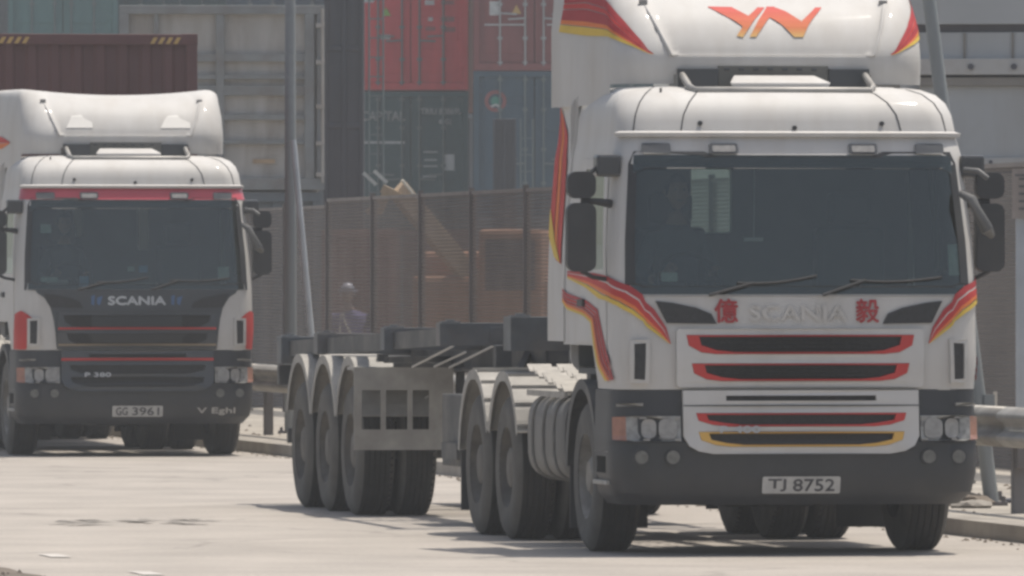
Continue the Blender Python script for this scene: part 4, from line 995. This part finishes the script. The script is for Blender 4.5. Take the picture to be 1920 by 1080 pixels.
container(yard(1002, B_, 6.04), R(.3), 'c_brown', 'brown red container with a yellow warning triangle and white placard', rods='rod', marks=[
    ('b', -.80, 1.25, .20, .28, 'mk_white'), ('tri', -.36, 1.22, .10, 'mk_yel'), ('b', -.6, .92, .8, .03, 'mk_white'), ('b', .55, .92, .6, .03, 'mk_white')])
for i, (px, cols) in enumerate(((118, ('c_grey', 'c_rust', 'c_teal')), (-84, ('c_rust', 'c_green', 'c_grey')), (322, ('c_blue', 'c_brown', 'c_green')), (527, ('c_green', 'c_grey', 'c_blue')), (880, ('c_brown', 'c_grey', 'c_rust')), (1130, ('c_grey', 'c_blue', 'c_green')))):
    for k, c in enumerate(cols):
        nm = ['first', 'second', 'third'][k]
        where = ['behind the maroon container', 'at the far left edge', 'hidden behind the pale ribbed container', 'beside the dark crane column', 'filling the gap behind the CAPITAL container', 'hidden behind the flame striped cab'][i]
        container(yard(px, [222, 223.5, 223.5, 222, 240, 240][i], .02+2.92*k), R([2.8, 3.4, 2.2, 1.6, .3, 0][i]), c, '%s container, %s from the ground, in the stack %s' % (c[2:], nm, where), marks=[('t', 'TEXU', .55, 1.30, .3, .1, 'mk_white'), ('t', '22G1', .9, 1.25, .25, .1, 'mk_white')] if (i, k) == (0, 2) else None)
# pale ribbed container just behind the fence, standing on a darker one
def ribbed(loc, w_, h_, label):
    T = tag(empty('ribbed_container', loc, R(2)), label, 'container'); hw = w_/2; m = MB()
    m.box((-hw+.02, .12, .02), (hw-.02, 5.9, h_-.02)); part(m, 'container_wall', 'c_pale', T)
    m = MB()
    m.box((-hw, 0, 0), (hw, .14, .16)); m.box((-hw, 0, h_-.12), (hw, .14, h_))
    for x, t in ((-hw, .13), (hw-.27, .13), (hw-.10, .10)): m.box((x, 0, .16), (x+t, .14, h_-.12))
    for x in (-hw+.47, -hw+1.36, -.08+.0): m.box((x, .03, .16), (x+.06, .12, h_-.12)) if x < 0 else None
    m.tube([(hw-.03, -.02, .1), (hw-.03, -.02, h_-.05)], .022, 8, 1)
    for z in (.18, .6, 1.1, 1.7, 2.2): m.box((hw-.12, -.04, z), (hw-.0, .0, z+.06), 1)
    part(m, 'frame', ['c_frame', 'c_pale'], T, bevel=.006)
    for z, t in ((.62, .05), (.95, .07), (1.28, .13), (1.50, .06), (1.74, .10)):
        m = MB(); m.box((-hw+.13, .04, z), (hw-.27, .118, z+t)); part(m, 'rib', 'c_frame', T)
    m = MB(); m.box((.42, .10, .36), (.72, .118, .42)); part(m, 'placard', 'tan', T)
    return T
pz = 135.0
ribbed(yard(416, pz, 3.06), 2.78, 2.50, 'pale weathered container front with horizontal ribs right of the maroon one')
container(yard(416, pz+.05, .12), R(2), 'c_grey', 'dark grey container beneath the pale ribbed container, behind the fence', doors=False, h=2.9, L_=6.0, w_=2.7)
# more boxes low behind the mesh
container(yard(590, 150, 0.0), R(4), 'c_rust', 'low rust red container behind the fence left of the worker', doors=False, L_=6.06, h=2.6)

# ---------------- crane columns ----------------
def column(px, Y, w_, z0, z1, label):
    T = tag(empty('crane_column', yard(px, Y, 0)), label, 'crane column', 'dark yard crane columns'); m = MB()
    m.box((-w_/2, 0, .0), (w_/2, w_, z1)); 
    for x in (-w_/2, w_/2-.06, -.03): m.box((x, -.05, 0.02), (x+.06, 0, z1))
    for k in range(int(z1/1.2)): m.box((-w_/2, -.03, .6+k*1.2), (w_/2, -.002, .68+k*1.2))
    part(m, 'column_shaft', 'crane', T, bevel=.01)
    m = MB(); m.box((-w_/2-.2, -.2, 0), (w_/2+.2, w_+.2, .2)); part(m, 'base', 'crane', T)
    m = MB()
    for x in (w_/2+.08, w_/2+.30): m.tube([(x, -.02, .3), (x, -.02, z1)], .014, 6)
    for k in range(int((z1-.5)/.3)): m.bar((w_/2+.08, -.02, .5+k*.3), (w_/2+.30, -.02, .5+k*.3), .02)
    part(m, 'ladder', 'rodd', T)
column(645, 155, .62, 0, 9.5, 'dark steel crane column left of the red container')
column(946, 180, .42, 0, 4.75, 'short dark steel column in front of the blue grey container')

# ---------------- excavator behind the fence ----------------
EX = tag(empty('excavator', yard(885, 140, 0), R(-6)), 'orange excavator with tan boom tip rising above the mesh fence', 'excavator')
m = MB(); m.box((-.85, 0, .95), (1.0, 3.0, 1.9)); m.box((-.95, 2.0, .95), (1.05, 3.3, 2.25)); part(m, 'engine_body', 'machine', EX, bevel=.08)
m = MB(); m.box((.1, -.1, 1.0), (1.0, 1.5, 2.55)); CABX = part(m, 'operator_cab', 'machine', EX, bevel=.06)
m = MB(); m.box((.2, -.13, 1.7), (.9, -.105, 2.4)); part(m, 'window', 'crane', CABX)
for sg in (-1, 1):
    m = MB(); x = sg*.95; pr = [(.1+ .4*(1-math.cos(a)) , 0) for a in (0,)]
    lp = [( .45-.45*math.sin(t), .45-.45*math.cos(t)) for t in [math.pi*i/8 for i in range(9)]]+[(3.0+.45*math.sin(t), .45+.45*math.cos(t)) for t in [math.pi*i/8 for i in range(9)]]
    m.plate([lp], lambda u, v, o_: (x+o_, u, v), -.25, .25, 0, dl=.3)
    for i in range(14): m.box((x-.27, .3+i*.2, .9), (x+.27, .38+i*.2, .93))
    part(m, 'track', 'crane', EX)
m = MB(); m.disc((0, 1.6, .85), .6, .12, 'z', 24); part(m, 'turntable', 'crane', EX)
def beam(pts, w_, hs):
    m = MB(); vs = []
    for (x, y, z), h_ in zip(pts, hs): vs += [(x-w_/2, y, z-h_), (x+w_/2, y, z-h_), (x+w_/2, y, z+h_), (x-w_/2, y, z+h_)]
    n = len(pts); m.add(vs, [(4*i+j, 4*i+(j+1) % 4, 4*i+4+(j+1) % 4, 4*i+4+j) for i in range(n-1) for j in range(4)]+[(3, 2, 1, 0), tuple(4*n-4+j for j in range(4))]); return m
m = MB(); a = Vector((-.62, -.3, 2.7)); b = Vector((-1.0, -.55, 3.28)); c_ = Vector((-.30, .3, 1.6))
m.bar((.05, .25, 1.75), (-1.0, -.5, 3.12), .18, .28); m.bar((-.10, .1, 2.1), (-.93, -.55, 3.24), .04, .05, 1)
part(m, 'boom', ['tan', 'strap'], EX, bevel=.015)
m = MB()
for x, z in ((-1.40, 3.30), (-1.25, 3.33)): m.bar((x+.12, -.6, z-.13), (x-.06, -.62, z+.04), .06, .05, 0)
m.bar((-1.25, -.6, 2.75), (-1.10, -.62, 3.1), .07, .08, 1); m.bar((-1.42, -.6, 2.78), (-1.15, -.62, 3.05), .06, .06, 1); m.bar((-1.2, -.58, 3.12), (-.95, -.58, 3.0), .14, .12, 1)
part(m, 'bucket_teeth', ['mk_white', 'tan'], EX)

# ---------------- lamp posts, leaning poles, sign ----------------
def pole(base, top, r0, r1, mt, name, label, cat, arm=False):
    b = Vector(base); t = Vector(top)-b; T = tag(empty(name, b), label, cat); m = MB()
    m.tube([t*(i/8) for i in range(9)], [r0+(r1-r0)*i/8 for i in range(9)], 16); part(m, 'pole_shaft', mt, T, smooth=40)
    m = MB(); m.box((-r0*2, -r0*2, 0), (r0*2, r0*2, .03))
    for sx in (-1, 1):
        for sy in (-1, 1): m.tube([(sx*r0*1.5, sy*r0*1.5, .03), (sx*r0*1.5, sy*r0*1.5, .07)], .015, 6)
    part(m, 'base_plate', 'railpost', T)
    m = MB(); m.box((-r0-.004, -r0-.012, .5), (r0*.3, -r0*.4, .85)); part(m, 'hatch', mt, T)
    if arm:
        m = MB(); m.tube([t, t+Vector((-.3, -.8, .25)), t+Vector((-.6, -2.0, .35))], .04, 8); part(m, 'arm', mt, T)
        m = MB(); p = t+Vector((-.6, -2.0, .33)); m.box(p-Vector((.15, .5, .05)), p+Vector((.15, .05, .07))); part(m, 'lamp_head', mt, T, bevel=.03)
    return T
def kat(px, dx):        # point on the line dx behind the kerb seen in direction px
    t = (px-960)/F; Y = (K0.x+.173*K0.y+dx)/(t+.173); return Vector((t*Y, Y, .115))
b = kat(545, 1.3); pole(b, (b.x-.01, b.y, 9.0), .070, .05, 'pole', 'lamp_post', 'grey upright lamp post between the second cab and the empty trailer', 'lamp post', True)
b = kat(600, 1.35); tz = b.z+3.6; pole(b, (b.x-(50/F*b.y), b.y, H+(525-262)/F*b.y), .045, .032, 'polelight', 'leaning_pole', 'thin pale pole leaning against the upright lamp post', 'pole')
b = kat(1860, 1.25); pole(b, (b.x-.124*8.6, b.y, 8.7), .058, .045, 'pole', 'lamp_post', 'leaning grey lamp post at the right edge behind the guardrail', 'lamp post', True)
b = kat(1868, 1.7); pole(b, (b.x-(62/F*b.y), b.y, H-.35), .02, .015, 'strap', 'support_rod', 'thin pale rod slanting behind the guardrail beside the front cab', 'rod')
b = kat(1914, 2.4); S = tag(empty('sign_post', b), 'pale narrow post with a small brown notice board at the right edge', 'sign')
m = MB(); m.box((-.04, -.03, 0), (.04, .03, 2.25)); part(m, 'post', 'polelight', S, bevel=.01)
m = MB(); m.box((-.07, -.06, 2.22), (.32, -.032, 2.62)); NB = part(m, 'notice_board', 'board', S)
m = MB()
for k in range(5): m.box((-.02, -.066, 2.29+k*.06), (.20+.05*(k % 2), -.0605, 2.31+k*.06))
m.box((-.05, -.064, 2.56), (.30, -.0605, 2.58)); part(m, 'printed_line', 'railpost', NB)
# debris on the pavement
for i, (px, dx, s_) in enumerate(((1806, 1.0, .16), (1898, 1.6, .06), (1822, .9, .10))):
    b = kat(px, dx); m = MB(); random.seed(i+20)
    bm = bmesh.new(); bmesh.ops.create_icosphere(bm, subdivisions=2, radius=s_)
    for v in bm.verts: v.co = Vector((v.co.x*1.5, v.co.y, max(-.2*s_, v.co.z*.5)))*random.uniform(.75, 1.15)
    m.add([v.co.copy()+Vector((0, 0, s_*.2)) for v in bm.verts], [tuple(v.index for v in f.verts) for f in bm.faces]); bm.free()
    o = part(m, 'rubble_lump', ['verge', 'ink', 'kerb'][i], None, loc=b); tag(o, ['brown lump of rubble beside the leaning lamp post foot', 'small black lump right of the leaning lamp post foot', 'low grey stone in front of the leaning lamp post foot'][i], 'rubble')

# ---------------- grey steel building at the right ----------------
M['cladding'] = mat('grey_cladding', (.42, .43, .43), .6, var=.10, scale=1, dirt=(.26, .23, .20), dscale=1.2, damt=.4, stretch=(1, 1, .3))
M['cladband'] = mat('pale_beam', (.48, .47, .45), .6, var=.12, scale=2, dirt=(.22, .18, .15), dscale=2, damt=.5)
M['cladgap'] = mat('dark_cladding', (.085, .085, .10), .6, var=.1)
M['cladtan'] = mat('tan_stained_steel', (.25, .23, .205), .6, var=.15, scale=3)
Yb = 97.0; ob = Vector((((1830-960)/F)*Yb, Yb, .1)); Wd = tag(empty('steel_shed', ob, R(-7)), 'grey clad steel shed with bolted beams behind the fence at right', 'building')
def zb(py): return H+(525-py)/F*Yb-.1
def slab(py0, py1, d0, mt, nm='wall_panel', x0=-2.3, x1=3.5, d1=.3):
    m = MB(); m.box((x0, d0, zb(py1)), (x1, d1, zb(py0))); return part(m, nm, mt, Wd, bevel=.004)
m = MB(); m.box((-2.28, .3, 0), (3.48, 9, zb(-320))); part(m, 'wall', 'cladding', Wd)
slab(-320, 45, .06, 'cladding'); slab(45, 60, .16, 'cladgap', 'dark_strip');  # dark strips set back between the wall slabs
up = slab(60, 110, .12, 'cladding'); slab(110, 140, 0, 'cladband', 'beam'); slab(140, 145, .14, 'cladgap', 'dark_strip'); slab(145, 161, .04, 'cladtan', 'beam'); slab(161, 296, .10, 'cladding'); slab(296, 313, .05, 'cladband', 'beam'); slab(313, 325, .15, 'cladgap', 'dark_strip'); slab(325, 880, .08, 'cladtan')
for x in [-2.0+.47*k for k in range(12)]:
    m = MB(); m.box((x-.012, .10, zb(109)), (x+.012, .119, zb(61))); part(m, 'seam', 'cladtan', Wd)
for x in (-1.55, -.05, .37, 1.8, 2.6):
    m = MB(); m.disc((x, 0, zb(125)), .03, -.03, 'y', 10); part(m, 'bolt', 'cladgap', Wd)
for x in (.14, 1.3, -1.2):
    m = MB(); m.disc((x, .05, zb(304)), .02, -.02, 'y', 10); part(m, 'bolt', 'cladgap', Wd)

# ---------------- people ----------------
def person(name_label, loc, rz, chains, mats_of, group=None, hairmat='hair', helmet=False, straps=False):
    """body as one skinned mesh: chains of (point, radius) grown from the pelvis"""
    P = tag(empty('person', loc, rz), name_label, 'person', group)
    me = bpy.data.meshes.new('body'); vs = []; es = []; rs = []; idx = {}
    def vid(p, r_):
        k = tuple(round(c, 4) for c in p)
        if k not in idx: idx[k] = len(vs); vs.append(p); rs.append(r_)
        return idx[k]
    for ch in chains:
        prev = None
        for p, r_ in ch:
            i = vid(p, r_)
            if prev is not None and prev != i: es.append((prev, i))
            prev = i
    me.from_pydata(vs, es, []); ob_ = bpy.data.objects.new('body', me); C.objects.link(ob_)
    ob_.modifiers.new('skin', 'SKIN'); sb = ob_.modifiers.new('sub', 'SUBSURF'); sb.levels = 1
    for i, sv in enumerate(me.skin_vertices[0].data): sv.radius = (rs[i], rs[i]); sv.use_root = (i == 0)
    bpy.context.view_layer.update(); dg = bpy.context.evaluated_depsgraph_get()
    nm = bpy.data.meshes.new_from_object(ob_.evaluated_get(dg)); bpy.data.objects.remove(ob_)
    nm.name = 'body'; nm.materials.clear()
    names = mats_of[0]; 
    for k in names: nm.materials.append(M[k])
    for p in nm.polygons: p.material_index = mats_of[1](p.center); p.use_smooth = True
    o = bpy.data.objects.new('body', nm); C.objects.link(o); o.parent = P
    return P
def head(P, c, sc=1, hairmat='hair', helmet=False):
    c = Vector(c); m = MB(); nu, nv = 20, 14; vs = []
    def hp(th, ph, k=1.0):
        x = .076*math.sin(ph)*math.sin(th); y = -.096*math.sin(ph)*math.cos(th); z = .118*math.cos(ph)
        if z < 0: x *= 1+z*1.9; y = y*(1+z*1.2)-.012*(-z/.118)
        f_ = max(0, math.cos(th))**6
        y -= .028*f_*math.exp(-((z+.015)/.022)**2)*max(0, math.cos(th*2.2)) if abs(th) < .7 else 0
        y += .010*math.exp(-((z-.018)/.014)**2)*math.exp(-((abs(th)-.42)/.18)**2)
        y -= .006*f_*math.exp(-((z+.055)/.010)**2)
        return c+Vector((x*k, y*k, z*k))*sc
    for j in range(nv+1):
        for i in range(nu): 
            th = -math.pi+2*math.pi*i/nu; vs.append(hp(th, math.pi*j/nv))
    m.add(vs, [(j*nu+i, j*nu+(i+1) % nu, (j+1)*nu+(i+1) % nu, (j+1)*nu+i) for j in range(nv) for i in range(nu)])
    for sg in (-1, 1): m.tube([c+Vector((sg*.074, .0, .02))*sc, c+Vector((sg*.086, .012, .0))*sc, c+Vector((sg*.074, .004, -.03))*sc], [.008, .014, .006], 8)
    Hd = part(m, 'head', 'skin', P, smooth=60)
    m = MB()
    for sg in (-1, 1): m.disc(c+Vector((sg*.030, -.088, .016))*sc, .009, -.004, 'y', 10)
    m.box(c+Vector((-.022, -.098, -.058))*sc, c+Vector((.022, -.090, -.053))*sc); part(m, 'face_features', 'ink', Hd)
    m = MB(); vs = []
    for j in range(8):
        for i in range(nu):
            th = -math.pi+2*math.pi*i/nu; lim = (1.05 if abs(th) < 1.0 else 1.75); vs.append(hp(th, lim*j/7, 1.10 if not helmet else 1.32))
    m.add(vs, [(j*nu+i, j*nu+(i+1) % nu, (j+1)*nu+(i+1) % nu, (j+1)*nu+i) for j in range(7) for i in range(nu)])
    if helmet:
        rim = [c+Vector((.125*math.sin(a), -.150*math.cos(a), .045))*sc for a in [2*math.pi*i/20 for i in range(21)]]; m.tube(rim, .010, 6)
    part(m, 'helmet' if helmet else 'hair', 'helmet' if helmet else 'hair', Hd, smooth=60)
def hand(base_pt, d, side):
    """five short finger chains rooted in the palm"""
    b = Vector(base_pt); d = Vector(d).normalized(); s_ = Vector(side).normalized(); dn = d.cross(s_)
    palm = b+d*.05; ch = [[(tuple(b), .026), (tuple(palm), .030), (tuple(palm+d*.035), .026)]]
    for k, (o_, l_) in enumerate(((-.028, .062), (-.010, .072), (.010, .068), (.027, .054))):
        p0 = palm+d*.035+s_*o_; ch.append([(tuple(palm+d*.035), .026), (tuple(p0+d*.012), .0095), (tuple(p0+d*l_*.6-dn*.012), .0088), (tuple(p0+d*l_*.8-dn*.035), .0078)])
    ch.append([(tuple(palm), .030), (tuple(palm-s_*.034+d*.01), .011), (tuple(palm-s_*.048+d*.04-dn*.012), .009)])
    return ch
def seated(label, sx, L0, mir_=1):
    # pelvis on the seat, back against the rest, hands on the wheel rim
    z0 = 1.68
    pel = (0, 0, z0); ch = [[(pel, .15), ((0, .02, z0+.18), .145), ((0, .01, z0+.36), .165), ((0, 0, z0+.50), .11), ((0, -.01, z0+.58), .058), ((0, -.02, z0+.64), .055)]]
    for sg in (-1, 1):
        ch.append([(pel, .15), ((sg*.10, -.03, z0-.01), .09), ((sg*.14, -.40, z0+.0), .07), ((sg*.14, -.52, z0-.22), .055), ((sg*.14, -.52, z0-.40), .045), ((sg*.14, -.62, z0-.41), .04)])
        wr = (sg*.17, -.46, z0+.20)
        ch.append([((0, .01, z0+.36), .165), ((sg*.17, .0, z0+.43), .072), ((sg*.25, -.06, z0+.20), .050), ((sg*.21, -.32, z0+.16), .038), (wr, .028)])
        ch += hand(wr, (-.2*sg, -.9, .3), (sg*.6, .1, .6))
    def mi(c):
        if c.y < -.30 and c.z > z0+.11: return 1
        if c.z > z0+.53: return 1
        return 2 if c.z < z0+.05 else 0
    rot = Matrix.Rotation(RZ, 4, 'Z'); loc = Vector(L0)+rot @ Vector((sx, 1.24, 0))
    P = person(label, loc, RZ, ch, (['shirt', 'skin', 'trousers'], mi), 'drivers seen through the windscreens'); head(P, (0, -.045, z0+.755)); return P
seated('driver in a dark shirt at the wheel behind the windscreen of the flame striped cab', -.62, L1)
seated('driver in a dark shirt at the wheel behind the windscreen of the dark fronted cab', -.62, L2)
# worker standing behind the fence, leaning forward a little
z0 = .92
ch = [[((0, 0, z0), .14), ((0, -.02, z0+.18), .145), ((0.02, -.06, z0+.36), .175), ((.0, -.09, z0+.50), .11), ((-.02, -.10, z0+.57), .055), ((-.03, -.11, z0+.63), .053)]]
for sg in (-1, 1):
    ch.append([((0, 0, z0), .14), ((sg*.10, 0, z0-.08), .09), ((sg*.12, -.02-.05*sg, .50), .062), ((sg*.12, .03-.08*sg, .10), .045), ((sg*.13, -.12-.08*sg, .045), .038)])
    wr = (sg*.24, -.26, z0+.10)
    ch.append([((.02, -.06, z0+.36), .175), ((sg*.20, -.06, z0+.43), .078), ((sg*.29, -.02, z0+.16), .050), ((sg*.27, -.16, z0+.09), .036), (wr, .027)])
    ch += hand(wr, (-.1*sg, -.9, -.1), (sg*.3, .1, -.9))
def mi(c):
    if c.y < -.2 and z0-.1 < c.z < z0+.25 and abs(c.x) > .16: return 1
    if c.z > z0+.53: return 1
    return 2 if c.z < z0+.02 else 0
wp = Vector(yard(655, 128, -.0)); WK = person('worker in a purple top with pale straps and helmet behind the mesh fence', wp, R(5), ch, (['purple', 'skin', 'trousers'], mi)); head(WK, (-.03, -.13, z0+.74), helmet=True)
m = MB(); m.tube([(-.10, -.22, z0+.50), (-.07, -.27, z0+.36), (.02, -.23, z0+.20), (.10, -.19, z0+.02)], .016, 8); m.tube([(-.12, -.20, z0+.48), (-.14, -.24, z0+.30), (-.13, -.19, z0+.05)], .016, 8); part(m, 'reflective_strap', 'strap', WK)

# ---------------- haze ----------------
hm = bpy.data.materials.new('haze'); hm.use_nodes = True; t = hm.node_tree; t.nodes.clear(); o = N(t, 'ShaderNodeOutputMaterial'); pv = N(t, 'ShaderNodeVolumePrincipled')
pv.inputs['Color'].default_value = (.86, .88, .89, 1); pv.inputs['Density'].default_value = .00082; pv.inputs['Anisotropy'].default_value = .0
t.links.new(pv.outputs[0], o.inputs['Volume'])
m = MB(); m.box((-950, -320, -1.4), (950, 2550, 13.0)); HZ = part(m, 'haze', hm, None); tag(HZ, kind='stuff'); HZ['label'] = 'pale dusty haze hanging over the road and yard'; HZ['category'] = 'haze'
